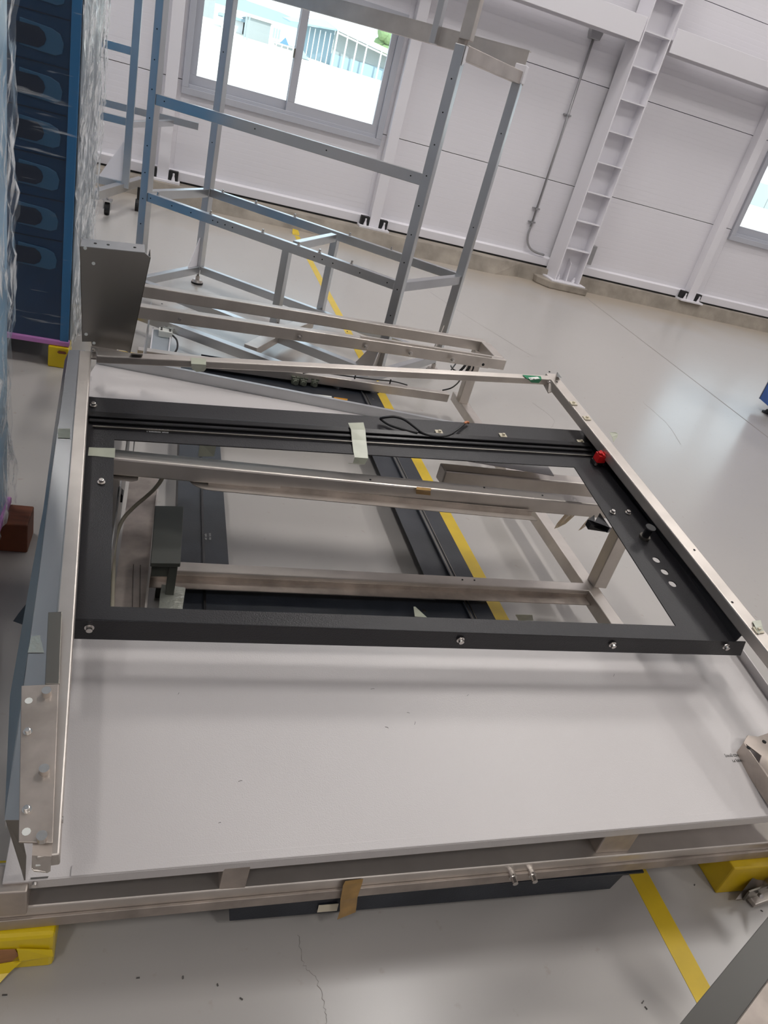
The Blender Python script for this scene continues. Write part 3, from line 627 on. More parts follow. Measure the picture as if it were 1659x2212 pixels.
MB().tube(smooth_path([p + V((.035, -.01, .01)), p + V((.06, -.05, .0)), p + V((.065, -.12, -.02)), p + V((.04, -.2, -.04))]), .005).build('cable', 'cable', t, smooth=True)

# ------------------------------------------------------------------ white folded sheets
t = thing('white_sheet', 'large white powder-coated sheet lying sloped on front of steel base frame', 'sheet metal', (.75, 1.0, .22))
fl, fr = V((-0.1513, 0.7768, 0.2194)), V((1.3978, 0.8045, 0.2700)); d = (fr - fl).normalized(); fr = fr + d * .23
up_ = V((0, 1, 0)); up_ = (up_ - SN * SN.y).normalized(); up_ = (up_ - d * up_.dot(d)).normalized()
MB().prism([fl, fr, fr + up_ * .52, fl + up_ * .52], -SN * .0025).build('sheet', 'white_coat', t, bevel=.001)
MB().beam(fl, fr, .003, .028, up=SN, off=(0, -.015)).build('front_flange', 'white_coat', t, bevel=.001)
MB().beam(fl + up_ * .008, fr + up_ * .008, .018, .0035, up=SN, off=(0, .0012), ext=(-.10, 0)).build('front_fold', 'white_coat', t, bevel=.0015)
MB().beam(fr, fr + up_ * .52, .003, .028, up=SN, off=(0, .012)).build('side_flange', 'white_coat', t)
MB().cyl(V((-0.1043, 0.7739, 0.2143)) + V((0, .004, 0)), V((-0.1043, 0.7739, 0.2143)) + V((0, -.004, 0)), .0045).build('rivet', 'chrome', t)
MB().prism([(-0.1104, 0.7777, 0.2213), (-0.0852, 0.7780, 0.2221), (-0.0842, 0.7809, 0.2225), (-0.1109, 0.7807, 0.2217)], SN * .0004).build('scratch', 'ink', t)
text(t, 'printed_text', 'DEMANZI [VW]', (1.4401, 0.9585, 0.2950), -d, -up_, .0092, 'ink')
text(t, 'printed_text', '3005 [1000] P1', (1.4446, 0.9447, 0.2931), -d, -up_, .0092, 'ink')
random.seed(11)
for i in range(9):
    x, y = random.uniform(.0, 1.2), random.uniform(.85, 1.2); 
    zc = .225 + .15 * (y - .8) + .03 * (x + .08); a_ = random.uniform(0, 6.28); l = random.uniform(.002, .006)
    e = V((math.cos(a_), math.sin(a_), 0)) * l; e.z = .15 * e.y + .03 * e.x; c_ = V((x, y, zc + .0006))
    MB().tube([c_ - e, c_ + V((.001, .001, .0)), c_ + e], .0004, 5).build('lint', 'ink', t)

t = thing('white_sheet', 'white sheet with upturned silver edge behind the black window panel', 'sheet metal', (.5, 2.1, .49))
l0, l1 = V((-0.1785, 2.3226, 0.4930)), V((0.7658, 2.2120, 0.4930)); d = (l1 - l0).normalized(); l1 = l0 + d * 1.50; n_ = V((-d.y, d.x, 0))
MB().prism([l0, l1, l1 - n_ * .20, l0 - n_ * .25], (0, 0, -.003)).build('sheet', 'white_coat', t)
MB().beam(l0, l1, .003, .034, off=(-.002, .016)).build('upturned_edge', 'zinc', t)
MB().beam(l0, l1, .014, .002, off=(-.008, .034)).build('edge_return', 'zinc', t)

# long bent grey sheet along the left side
t = thing('bent_side_sheet', 'long galvanised bent sheet lying along left side of the frame', 'sheet metal', (-.2, 1.5, .36))
tl = [(-0.2460, 2.2186, 0.5638), (-0.2230, 1.8360, 0.4974), (-0.2042, 1.5717, 0.4517), (-0.1861, 1.3220, 0.4086), (-0.1702, 1.0661, 0.3642), (-0.1537, 0.8153, 0.3208)]
tr_ = [(-0.2042, 2.2294, 0.5671), (-0.1778, 1.8357, 0.4990), (-0.1594, 1.5767, 0.4542), (-0.1389, 1.3246, 0.4107), (-0.1239, 1.0661, 0.3658), (-0.1337, 0.8142, 0.3213)]
MB().strip(list(zip(tl, tr_)), .0015).build('top_face', 'zinc', t)
lo_ = [V(p) - DU * .012 - DN * .035 for p in tl]; lo_[-1] = V(tl[-1]) - DU * .001 - DN * .03
lo_[-2] = V(tl[-2]) - DU * .024 - DN * .035; lo_[-3] = V(tl[-3]) - DU * .02 - DN * .035
MB().strip(list(zip(lo_, tl)), .0015).build('side_face', 'zinc', t)
MB().prism([V((-0.1537, 0.8153, 0.3208)), V((-0.1364, 0.8144, 0.3213)), V((-0.1222, 0.7972, 0.2537)), V((-0.1197, 0.7761, 0.2222)), V((-0.1262, 0.7901, 0.2282))], DU * .002).build('end_tab', 'steel_dark', t)
ribbon('tape_patch', 'masking', [((-0.2226, 1.8322, 0.4993), (-0.1936, 1.8372, 0.5012)), ((-0.2171, 1.7939, 0.4928), (-0.1894, 1.7965, 0.4942))], 'pale green tape across the long grey side sheet')
ribbon('tape_patch', 'foil', [((-0.1753, 1.1712, 0.3850), (-0.1612, 1.1748, 0.3862)), ((-0.1754, 1.1333, 0.3784), (-0.1476, 1.1337, 0.3794))], 'shiny tape scrap on the grey side sheet beside steel bracket')
MB().prism([(-0.2154, 1.4535, 0.2600), (-0.2098, 1.3721, 0.2600), (-0.2206, 1.3597, 0.2500), (-0.2469, 1.3937, 0.2300), (-0.2385, 1.4097, 0.2400)], (.004, 0, 0)).build('hanging_flap', 'navy_coat', t)['label'] = 'dark blue plastic flap'
for q in ([(-0.2254, 1.5182, 0.3000), (-0.2139, 1.5270, 0.3000), (-0.2109, 1.4945, 0.3000), (-0.2224, 1.4931, 0.3000)], [(-0.2176, 1.4276, 0.3000), (-0.2056, 1.4356, 0.3000), (-0.2022, 1.4025, 0.3000), (-0.2159, 1.3946, 0.3000)]):
    MB().prism(q, (0, 0, -.004)).build('strap_end', 'yellow_film', t)['label'] = 'yellow strap end'

# ------------------------------------------------------------------ black window panel on top
bp_ = thing('black_window_panel', 'black powder-coated window panel lying tilted on the steel frame', 'panel', (.6, 1.6, .48))
OTL, OTR, OBR, OBL = V((-0.1697, 1.9482, 0.5393)), V((1.4178, 2.0638, 0.6146)), V((1.4752, 1.1764, 0.4609)), V((-0.1125, 1.1998, 0.4100))
ITL, ITR, IBR, IBL = V((-0.0833, 1.7836, 0.5134)), V((1.2878, 1.8599, 0.5743)), V((1.3189, 1.2229, 0.4637)), V((-0.0408, 1.2331, 0.4183))
plate = ring(MB(), [OBL, OBR, OTR, OTL], [IBL, IBR, ITR, ITL], -DN * .003)
bmesh.ops.remove_doubles(plate.bm, verts=plate.bm.verts, dist=.0004)
plate = plate.build('plate', 'black_coat', bp_)
# three push-button holes, cut for real
cut = MB()
for q in ((1.3857, 1.4606, 0.5077), (1.3888, 1.4148, 0.4997), (1.3904, 1.3703, 0.4920)): cut.cyl(V(q) - DN * .02, V(q) + DN * .02, .0115, n=24)
cut = cut.build('cutter', 'black_coat', bp_)
md = plate.modifiers.new('holes', 'BOOLEAN'); md.object = cut; md.operation = 'DIFFERENCE'; md.solver = 'EXACT'
me = bpy.data.meshes.new_from_object(plate.evaluated_get(bpy.context.evaluated_depsgraph_get()))
if len(me.polygons) > 20: plate.data = me
plate.modifiers.clear(); bpy.data.objects.remove(cut)
MB().prism([OBL, OBR + DU * .035, OBR + DU * .06 - DN * .060, OBL - DN * .060], -DV * .003).build('front_flange', 'black_coat', bp_, bevel=.002)
MB().prism([OBL - DN * .058, OBR + DU * .06 - DN * .058, OBR + DU * .06 - DN * .058 + DV * .03, OBL - DN * .058 + DV * .03], -DN * .003).build('front_flange', 'black_coat', bp_)
MB().prism([OBR, OTR, OTR + DN * .045 + DU * .004, OBR + DN * .045 + DU * .004], DU * .003).build('side_flange', 'black_coat', bp_)
MB().prism([OTR + DV * .012, OTL + DV * .012, OTL, OTR], -DN * .02).build('rear_flange', 'black_coat', bp_)
# guide rails along the back bar
for (a, b, w, h) in (((-0.1552, 1.8674, 0.5378), (1.3928, 1.9770, 0.6107), .022, .012), ((-0.1514, 1.8445, 0.5319), (1.3879, 1.9515, 0.6040), .012, .010)):
    MB().beam(a, b, w, h, up=DN, off=(0, -.006)).build('guide_rail', 'black_gloss', bp_, bevel=.002)
MB().beam(V((-0.1398, 1.8235, 0.5225)), V((1.3805, 1.9246, 0.5929)), .004, .004, up=DN).build('guide_rail', 'steel_dark', bp_)
for q in ((-0.1481, 1.9204, 0.5362), (-0.0965, 1.6111, 0.4837), (1.3296, 1.6500, 0.5400), (1.3847, 1.6536, 0.5425)): bolt(bp_, q, DN, .95)
fl_ = [((-0.0762, 1.1998, 0.4113), .022), ((0.7188, 1.1869, 0.4365), .022), ((1.1207, 1.1816, 0.4495), .022), ((1.4530, 1.1759, 0.4601), .015)]
for q, dn in fl_: bolt(bp_, V(q) - DN * dn - DV * .003, -DV, 1.0)
# red contact block, black push-button, cream clips, black hook
p = V((1.3824, 1.8895, 0.5828)); 
rc = MB().beam(p + DN * .014, p + DN * .040, .030, .028, up=DV).build('contact_block', 'red', bp_, bevel=.001)
MB().beam(p + DN * .0425 - DU * .010, p + DN * .047 - DU * .010, .010, .012, up=DV).beam(p + DN * .0425 + DU * .010, p + DN * .047 + DU * .010, .010, .012, up=DV).beam(p + DN * .0425, p + DN * .045, .008, .028, up=DV).build('contact_clip', 'red', rc)
MB().beam(p, p + DN * .014, .038, .030, up=DV).build('contact_base', 'black_gloss', bp_, bevel=.002)
for s in (-1, 1): MB().beam(p + DU * .016 * s + DN * .006 - DV * .016, p + DU * .016 * s + DN * .012 - DV * .016, .006, .006, up=DV).build('contact_screw', 'chrome', bp_)
p = V((1.3888, 1.5481, 0.5231))
MB().cyl(p, p + DN * .008, .016, n=20).build('button_collar', 'steel_dark', bp_)
MB().cyl(p + DN * .008, p + DN * .038, .011, n=18).build('button_stem', 'black_gloss', bp_)
MB().cyl(p + DN * .038, p + DN * .043, .0155, n=20).build('button_cap', 'black_rubber', bp_, bevel=.001)
for q in ((0.8511, 1.9694, 0.5794), (1.0774, 1.9901, 0.5909), (1.3695, 2.0023, 0.6031)):
    p = V(q); cl = MB().beam(p - DU * .012, p + DU * .012, .020, .003, up=DN, off=(0, .0015)).build('cable_clip', 'cream', bp_, bevel=.001)
    MB().beam(p - DU * .004, p + DU * .004, .006, .008, up=DN, off=(.002, .006)).build('clip_hook', 'cream', cl)
h = V((1.2948, 1.5872, 0.5227)); MB().prism([h, V((1.3059, 1.6721, 0.5217)), V((1.2706, 1.6322, 0.5135)), V((1.2820, 1.6615, 0.5190)), V((1.2496, 1.6382, 0.5138)), V((1.2598, 1.6296, 0.5025)), V((1.3294, 1.6220, 0.5035))], -DN * .02).build('hook_bracket', 'black_coat', bp_)
print_line(bp_, (-0.0067, 1.8369, 0.5264), DU, DV, .005, (7, 8, 3), 'ink_white')
print_line(bp_, (-0.0072, 1.8266, 0.5246), DU, DV, .005, (1, 11, 6), 'ink_white')
print_line(bp_, (0.4230, 1.8829, 0.5545), DU, DV, .0045, (2, 6, 3), 'ink_white')

# tape pieces on the black panel
ribbon('tape_strip', 'masking', [((0.5518, 1.9419, 0.5794), (0.6005, 1.9529, 0.5831)), ((0.5548, 1.9071, 0.5755), (0.5992, 1.9125, 0.5780)), ((0.5559, 1.8761, 0.5579), (0.5996, 1.8787, 0.5598)), ((0.5538, 1.8272, 0.5452), (0.5968, 1.8294, 0.5470)), ((0.5543, 1.8012, 0.5396), (0.5941, 1.8027, 0.5413)), ((0.5545, 1.8059, 0.5191), (0.5899, 1.8046, 0.5201)), ((0.5451, 1.8187, 0.5109), (0.5745, 1.8235, 0.5077))], 'pale green tape over middle of the black panel back bar', thick=.0008)
ribbon('tape_strip', 'masking', [((-0.1389, 1.7393, 0.5057), (-0.1373, 1.7062, 0.5000)), ((-0.1198, 1.7416, 0.5060), (-0.1183, 1.7083, 0.5002)), ((-0.0778, 1.7464, 0.5081), (-0.0753, 1.7076, 0.5014))], 'pale tape at the left side bar of the black panel', thick=.0008)

# black cable on the back bar
o = MB().tube(smooth_path([(0.9544, 2.0252, 0.6019), (0.9043, 1.9683, 0.5942), (0.8662, 1.9385, 0.5857), (0.8251, 1.9278, 0.5834), (0.7892, 1.9360, 0.5836), (0.7590, 1.9581, 0.5935), (0.7289, 1.9708, 0.6049), (0.6934, 1.9709, 0.6087), (0.6610, 1.9813, 0.5942), (0.6663, 1.9828, 0.5865), (0.6885, 1.9690, 0.5808), (0.7188, 1.9522, 0.5809), (0.7500, 1.9403, 0.5820), (0.7695, 1.9350, 0.5827)], 8), .0042, 8).build('looped_cable', 'cable', smooth=True)
tag(o, 'black cable looped over right of the black panel back bar', 'cable')
o = MB().tube(smooth_path([(0.9463, 2.0157, 0.6020), (0.9569, 2.0251, 0.6040), (0.9662, 2.0305, 0.6012)], 4), .0045, 7).build('copper_end', 'copper', o, smooth=True)

# ------------------------------------------------------------------ stainless guard frame around it
gf = thing('guard_frame', 'three-sided stainless rail frame around the black window panel', 'steel frame', (.6, 1.6, .5))
MB().beam((-0.1909, 2.0835, 0.6232), (-0.0785, 0.7059, 0.3855), .031, .034, up=DN, off=(0, -.017)).build('side_rail', 'steel', gf, bevel=.003)
MB().beam((1.3574, 2.3254, 0.7193), (1.4974, 1.1484, 0.5177), .044, .034, up=DN, off=(0, -.017), ext=(0, .42)).build('side_rail', 'steel', gf, bevel=.004)
MB().beam((1.3574, 2.3254, 0.7193), (1.4974, 1.1484, 0.5177), .018, .004, up=DN, off=(-.030, -.030), ext=(0, .42)).build('rail_lip', 'steel', gf)
MB().beam((-0.0625, 2.0914, 0.6291), (1.3333, 2.2921, 0.7126), .028, .024, up=DN, off=(0, -.012), ext=(.10, .02)).build('back_rail', 'steel', gf, bevel=.003)
bk = MB().prism([(-0.1593, 0.9718, 0.4547), (-0.1027, 0.9754, 0.4573), (-0.0729, 0.7088, 0.4116), (-0.1180, 0.7130, 0.4108)], -DN * .004).build('bracket_plate', 'steel_rough', gf, bevel=.001)
for q in ((-0.1181, 0.9547, 0.4532), (-0.1005, 0.8172, 0.4297), (-0.0878, 0.7150, 0.4122)):
    p = V(q); MB().cyl(p, p + DN * .012, .0075, n=14).build('bolt', 'chrome', gf)
for q in ((-0.1351, 0.8862, 0.4406), (-0.1151, 0.7596, 0.4190)): bolt(gf, q, DN, .7)
holes(gf, [(V((-0.1432, 0.9426, 0.4502)), DN), (V((-0.1102, 0.7269, 0.4135)), DN)], .006, 'label', 'bracket_holes')
MB().prism([(-0.1434, 1.1388, 0.4744), (-0.1202, 1.1408, 0.4756), (-0.1029, 0.9841, 0.4487), (-0.1252, 0.9841, 0.4479)], -DN * .004).build('bracket_tongue', 'steel_dark', gf, bevel=.001)
MB().prism([(-0.1010, 0.7239, 0.3930), (-0.0750, 0.7222, 0.3936), (-0.0736, 0.7055, 0.3856), (-0.0996, 0.7086, 0.3852)], -DN * .003).build('end_tab', 'steel_rough', gf)
MB().prism([(-0.0996, 0.7086, 0.3852), (-0.0736, 0.7055, 0.3856), (-0.0735, 0.7012, 0.3595), (-0.0776, 0.6995, 0.3580), (-0.0958, 0.7028, 0.3579), (-0.0995, 0.7063, 0.3594)], -DN * .003).build('end_tab', 'steel', gf)
MB().prism([(-0.0941, 0.7063, 0.3678), (-0.0807, 0.7061, 0.3702), (-0.0804, 0.7046, 0.3669), (-0.0938, 0.7048, 0.3645)], DN * .001).build('slot', 'label', gf)
p = V((-0.0775, 0.7642, 0.3856)); MB().cyl(p, p + DU * .012, .005, n=12).cyl(p, p + DU * .004, .008, n=6).build('bolt', 'chrome', gf)
# corner brackets
MB().prism([(-0.1812, 2.1318, 0.6168), (-0.1579, 2.1201, 0.6156), (-0.1485, 2.0974, 0.5967), (-0.1763, 2.0954, 0.5954)], DN * .004).build('corner_bracket', 'steel_rough', gf)
bolt(gf, (-0.1723, 2.1045, 0.6174), DN, .7); 
c0 = V((1.3509, 2.3117, 0.6913)); MB().prism([(1.3268, 2.3027, 0.6838), (1.3344, 2.2796, 0.7054), (1.3528, 2.2595, 0.7025), (1.3555, 2.2546, 0.6764), (1.3355, 2.2553, 0.6656)], DN * .004).build('corner_bracket', 'steel', gf)
MB().prism([(1.3934, 2.3489, 0.7196), (1.3961, 2.3119, 0.7132), (1.3418, 2.2535, 0.7316)], DU * .003).build('corner_tab', 'steel_dark', gf)
bolt(gf, (1.3235, 2.2565, 0.7061), DN, .6)
for q in ((1.3693, 2.1318, 0.6863), (1.3859, 2.0474, 0.6721), (1.4949, 1.1537, 0.5191)):
    p = V(q); MB().beam(p - DU * .012, p + DU * .012, .020, .003, up=DN, off=(0, .0015)).beam(p - DU * .004, p + DU * .004, .005, .008, up=DN, off=(0, .005)).build('cable_clip', 'cream', gf)
holes(gf, [(V((1.3549, 2.3339, 0.7209)), DN), (V((1.3592, 2.2671, 0.7094)), DN), (V((1.4669, 1.4351, 0.5672)), DN), (V((1.4753, 1.2457, 0.5342)), DN)], .0035)
MB().beam((-0.0543, 2.0524, 0.6479), (-0.0568, 2.1508, 0.6092), .003, .03, up=DU, ext=(0, 0)).build('small_plate', 'steel_dark', gf)

ribbon('tape_strip', 'masking', [((0.0918, 2.1114, 0.6400), (0.1351, 2.1170, 0.6424)), ((0.0939, 2.0824, 0.6329), (0.1355, 2.0874, 0.6352)), ((0.0974, 2.0938, 0.6147), (0.1380, 2.1009, 0.6174)), ((0.1116, 2.0973, 0.6057), (0.1327, 2.1047, 0.6077))], 'pale yellow tape hanging over the thin back rail', thick=.0008)
g = MB().strip([((1.2243, 2.2789, 0.7086), (1.3009, 2.2873, 0.7127)), ((1.2354, 2.2583, 0.7048), (1.2969, 2.2661, 0.7083)), ((1.2640, 2.2691, 0.6910), (1.2949, 2.2730, 0.6927))], .0008).build('green_tape', 'green'); tag(g, 'green tape with white label near right end of thin back rail', 'tape')
MB().strip([((1.2410, 2.2612, 0.7081), (1.2833, 2.2768, 0.7123)), ((1.2451, 2.2471, 0.7058), (1.2885, 2.2659, 0.7106))], .0008).build('white_label', 'label', g)
print_line(g, (1.2457, 2.2507, 0.7079), DU, DV, .006, (2, 3), 'ink')
ribbon('tape_strip', 'masking', [((1.4687, 2.0143, 0.6483), (1.4835, 2.0016, 0.6567)), ((1.4610, 1.9795, 0.6470), (1.4880, 1.9919, 0.6552)), ((1.4590, 1.9586, 0.6382), (1.4812, 1.9803, 0.6478))], 'pale tape scrap poking out behind the right rail, far end', thick=.0008)
ribbon('tape_strip', 'masking', [((1.4955, 1.1818, 0.5256), (1.5247, 1.1858, 0.5273)), ((1.4877, 1.1579, 0.5241), (1.5126, 1.1645, 0.5262)), ((1.4863, 1.1404, 0.5180), (1.5080, 1.1468, 0.5198))], 'pale tape scrap on near end of the right rail', thick=.0008)

# upright sheet-metal box at the rear left corner
ub = thing('sheet_metal_box', 'upright satin steel box standing on rear left corner of guard frame', 'box', (-0.1768, 2.1338, 0.6238))
fp = [(-0.2150, 2.0828, 0.9012), (-0.0583, 2.0933, 0.9144), (-0.0447, 2.0959, 0.9056), (-0.0771, 2.1438, 0.6125), (-0.0901, 2.1416, 0.6196), (-0.1779, 2.1345, 0.6192), (-0.1808, 2.1318, 0.6334), (-0.2024, 2.1307, 0.6299)]
MB().prism(fp, DV * .003).build('front_sheet', 'steel_grey', ub)
tl_, tr2 = V((-0.2150, 2.0828, 0.9012)), V((-0.0583, 2.0933, 0.9144))
MB().prism([tl_, tr2, tr2 + DV * .05, tl_ + DV * .05], DN * .002).build('top_flange', 'zinc', ub)
MB().prism([V((-0.0447, 2.0959, 0.9056)), V((-0.0771, 2.1438, 0.6125)), V((-0.0771, 2.1438, 0.6125)) + DV * .05, V((-0.0447, 2.0959, 0.9056)) + DV * .05], DU * .002).build('side_flange', 'steel_dark', ub)
MB().prism([V((-0.2150, 2.0828, 0.9012)), V((-0.2024, 2.1307, 0.6299)), V((-0.2024, 2.1307, 0.6299)) + DV * .05, V((-0.2150, 2.0828, 0.9012)) + DV * .05], -DU * .002).build('side_flange', 'steel_dark', ub)
MB().prism([V((-0.1779, 2.1345, 0.6192)), V((-0.0771, 2.1438, 0.6125)), V((-0.0771, 2.1438, 0.6125)) - DV * .03, V((-0.1730, 2.1353, 0.6170)) - DV * .03], DN * .002).build('bottom_flange', 'steel', ub)
holes(ub, [(V(q), -DV) for q in ((-0.2040, 2.0840, 0.8997), (-0.1827, 2.0921, 0.8627), (-0.1947, 2.1271, 0.6543), (-0.1734, 2.1330, 0.6302))], .0045, "label", "rivet_heads")
holes(ub, [(lerp(tl_, tr2, f_) + DV * .025 + DN * .002, DN) for f_ in (.22, .42, .84)], .004)

# ------------------------------------------------------------------ tall aluminium stand behind
sd_ = thing('aluminium_stand', 'tall aluminium tube stand standing behind the steel frame, window behind it', 'stand', (.7, 4.5, 0))
ZM, ZB = .62, .115
p1, p2, p3, p4 = V((-0.1536, 4.7243, 0.6200)), V((0.2140, 5.3239, 0.0000)), V((1.1657, 3.7727, 0.6200)), V((1.6764, 4.2736, 0.0000))
p2 = (p2 + V((V((0.2033, 5.2641, 0.6400)).x, V((0.2033, 5.2641, 0.6400)).y, 0))) / 2
p4 = (p4 + V((V((1.6694, 4.2781, 0.6200)).x, V((1.6694, 4.2781, 0.6200)).y, 0))) / 2
for p in (p1, p2, p3, p4): p.z = 0
la = (p3 - p1).normalized(); lb = (p2 - p1).normalized()
def post(p, z0, z1, name='post', w=.05):
    q = V((p.x, p.y, 0)); return MB().beam(q + Z * z0, q + Z * z1, w, w, up=la).build(name, 'alu', sd_, bevel=.003)
post(p1, .10, 2.6); post(p2, .10, 2.6); post(p4, .10, 1.70)
o3 = post(p3, .10, 1.70)
MB().beam(p3 + Z * 1.72 + la * .012, p3 + Z * 2.7 + la * .012, .055, .055, up=la).build('post', 'steel', sd_, bevel=.003)
MB().beam(p3 + Z * 1.60, p3 + Z * 1.80, .038, .038, up=la).build('post_joint', 'steel_rough', sd_, bevel=.003)
MB().prism([p3 + Z * 1.62 + la * .026 - lb * .02, p3 + Z * 1.70 + la * .026 - lb * .02, p3 + Z * 1.70 + la * .026 + lb * .03, p3 + Z * 1.64 + la * .026 + lb * .03], la * .003).build('gusset', 'white_paint', sd_)
def rail(a, b, z, h=.05, w=.04, name='rail', off=(0, 0), ext=(-.025, -.025), m='alu'):
    return MB().beam(V((a.x, a.y, z)), V((b.x, b.y, z)), w, h, ext=ext, off=(off[0], off[1] - h / 2)).build(name, m, sd_, bevel=.0025)
rail(p1, p3, ZM); rail(p2, p4, ZM + .01); rail(p1, p2, ZM + .005); rail(p3, p4, ZM)
zu1, zu3 = 1.125, 1.145
MB().beam(V((p1.x, p1.y, zu1)), V((p3.x, p3.y, zu3)), .04, .055, ext=(-.025, -.025), off=(0, -.0275)).build('rail', 'alu', sd_, bevel=.0025)
# stiffening bar, two short legs and the wide base
m1, m2 = V((0.6628, 4.2284, 0.6200)), V((0.9505, 4.6654, 0.6300))
MB().beam(m1, m2, .04, .045, off=(0, -.024)).build('cross_bar', 'alu', sd_, bevel=.0025)
for q, zt in (((0.6419, 4.3530, 0.1000), .575), ((0.9975, 4.8210, 0.1000), .585)):
    p = V((q[0], q[1], 0)); MB().beam(p + Z * .09, p + Z * zt, .045, .045, up=la).build('short_leg', 'alu', sd_, bevel=.0025)
rail(p2, p4, .125); rail(p1, p2, .125, ext=(.5, -.025))
for a, b, e in ((V((0.2008, 4.4583, 0.1200)), V((1.0536, 3.8350, 0.1200)), (.75, .12)), (V((-0.0214, 4.0481, 0.1200)), V((0.6295, 3.6405, 0.1200)), (.35, .03))):
    MB().beam(a, b, .05, .05, ext=e, off=(0, -.025)).build('base_rail', 'alu', sd_, bevel=.0025)
for a, b in ((V((0.4744, 3.8564, 0.1180)), V((0.6501, 4.1857, 0.1180))), (V((0.6370, 4.1623, 0.1180)), V((0.8674, 4.5147, 0.1180)))):
    MB().beam(a, b, .075, .045, off=(0, -.024), ext=(.02, .02)).build('base_cross_bar', 'steel', sd_, bevel=.0025)
MB().beam(V((p3.x, p3.y, .12)), V((p4.x, p4.y, .12)), .04, .05, off=(0, -.025), ext=(.4, -.025)).build('base_rail', 'alu', sd_, bevel=.0025)
for p, dr in ((p2, -lb), (p3, -la), (p4, -lb), (p3, -lb)):
    q = V((p.x, p.y, .12)); MB().prism([q + dr * .026, q + dr * .14, q + dr * .03 + Z * .19, q + dr * .026 + Z * .19], dr.cross(Z) * .004).build('gusset', 'white_paint' if dr == -lb and p is p2 else 'steel', sd_)
def foot(p):
    f = MB().cyl(p, p + Z * .012, .040, n=20).build('foot_pad', 'black_rubber', sd_)
    MB().cyl(p + Z * .012, p + Z * .028, .038, .030, n=20).cyl(p + Z * .028, p + Z * .055, .014, n=14).build('foot_cap', 'steel', f)
    MB().cyl(p + Z * .05, p + Z * .12, .008, n=10).build('foot_stem', 'steel_dark', f)
foot(V((p2.x, p2.y, 0))); foot(V((p4.x, p4.y, 0))); foot(V((p3.x, p3.y, 0)))
# top channel with hanging bracket
tl0 = V((p2.x, p2.y, 1.805)); tr0 = V((p4.x, p4.y, 1.80))
MB().beam(tl0, tr0, .004, .085, off=(.022, -.04), ext=(.3, .02)).beam(tl0, tr0, .05, .004, off=(0, -.082), ext=(.3, .02)).beam(tl0, tr0, .05, .004, off=(0, 0), ext=(.3, .02)).build('top_channel', 'steel', sd_)
MB().beam(lerp(tl0, tr0, .72) - lb * .05 + V((0, 0, -.085)), lerp(tl0, tr0, .72) - lb * .05 + V((0, 0, .45)), .055, .035, up=la).build('hanger', 'alu', sd_, bevel=.003)
hp = lerp(tl0, tr0, .72) - lb * .075
holes(sd_, [(hp + Z * dz, -lb) for dz in (-.055, .03, .115)], .010)
MB().beam(V((p3.x, p3.y, 1.705)), V((p4.x, p4.y, 1.705)), .05, .06, off=(0, -.03), ext=(-.02, .03)).build('top_rail', 'steel', sd_, bevel=.003)
MB().beam(V((p4.x, p4.y, 1.65)), V((p4.x, p4.y, 1.735)), .062, .062, up=la).build('end_cap', 'white_paint', sd_, bevel=.004)
# studs on the rails, drilled holes in the tubes
for f_ in (.05, .27, .48, .62, .70, .82): stud(sd_, lerp(p1, p3, f_) + Z * ZM)
for f_ in (.06, .20, .36, .58, .74): stud(sd_, lerp(p2, p4, f_) + Z * (ZM + .01))
fr_ = V((la.y, -la.x, 0))
spots = [(lerp(p1, p3, f_) + Z * (ZM - .025) + fr_ * .021, fr_) for f_ in (.03, .12, .2, .29, .31, .34, .37, .69, .72, .76, .86, .96)]
spots += [(lerp(p1, p3, f_) + Z * (1.10 + .02 * f_) + fr_ * .021, fr_) for f_ in (.05, .40, .66, .95)]
for p in (p1, p3): spots += [(p + Z * z + fr_ * .026, fr_) for z in [.3 + .14 * i for i in range(10)]]
for p in (p2, p4): spots += [(p + Z * z + fr_ * .026, fr_) for z in (.58, .9, 1.4)]
holes(sd_, spots, .0036)

# thin wire tied along the back tube, coil behind
o = MB().tube(smooth_path([(0.6694, 3.3300, 0.2000), (0.7700, 3.4404, 0.1800), (0.8482, 3.4671, 0.1700), (0.9758, 3.4884, 0.1650), (1.0825, 3.5126, 0.1600), (1.1911, 3.5357, 0.1580), (1.2669, 3.5221, 0.1550)], 6), .0035, 6).build('thin_wire', 'cable', smooth=True)
tag(o, 'thin black wire tied along the low back tube of the steel frame', 'wire')
for q in ((0.9690, 3.4919, 0.1650), (1.1694, 3.5207, 0.1580)): MB().cyl(V(q) + V((0, 0, -.012)), V(q) + V((0, 0, .014)), .004, n=6).build('cable_tie', 'cable', o)
t = thing('cable_coil', 'black cable coil hanging behind right end of rear steel rails', 'cable', (1.5288, 3.4802, 0.3000))
MB().tube(smooth_path([(1.3944, 3.3345, 0.3600), (1.3899, 3.2887, 0.3600), (1.4148, 3.2935, 0.3500), (1.4388, 3.3163, 0.3300)], 6), .0035, 6).build('loop', 'cable', t, smooth=True)
MB().tube(smooth_path([(1.4067, 3.3139, 0.3800), (1.3766, 3.2707, 0.3600), (1.3779, 3.2783, 0.3400)], 6), .0035, 6).build('loop', 'cable', t, smooth=True)
for i in range(5):
    x = 996 + i * 6
    c_ = V((0, 0, 0))
    base = [V(q) for q in ((1.4678, 3.2894, 0.4000), (1.4616, 3.2813, 0.3800), (1.4523, 3.2846, 0.3500), (1.4621, 3.3074, 0.3200))]
    dx = V((.011 * i - .02, .01 * (i % 2), 0))
    MB().tube(smooth_path([q + dx * (1 + .25 * k) for k, q in enumerate(base)], 5), .004, 6).build('loop', 'cable', t, smooth=True)
MB().tube(smooth_path([(1.4530, 3.2975, 0.3300), (1.4872, 3.3952, 0.2600), (1.4886, 3.4637, 0.2000), (1.4611, 3.5040, 0.1650)], 6), .004, 6).build('tail', 'cable', t, smooth=True)
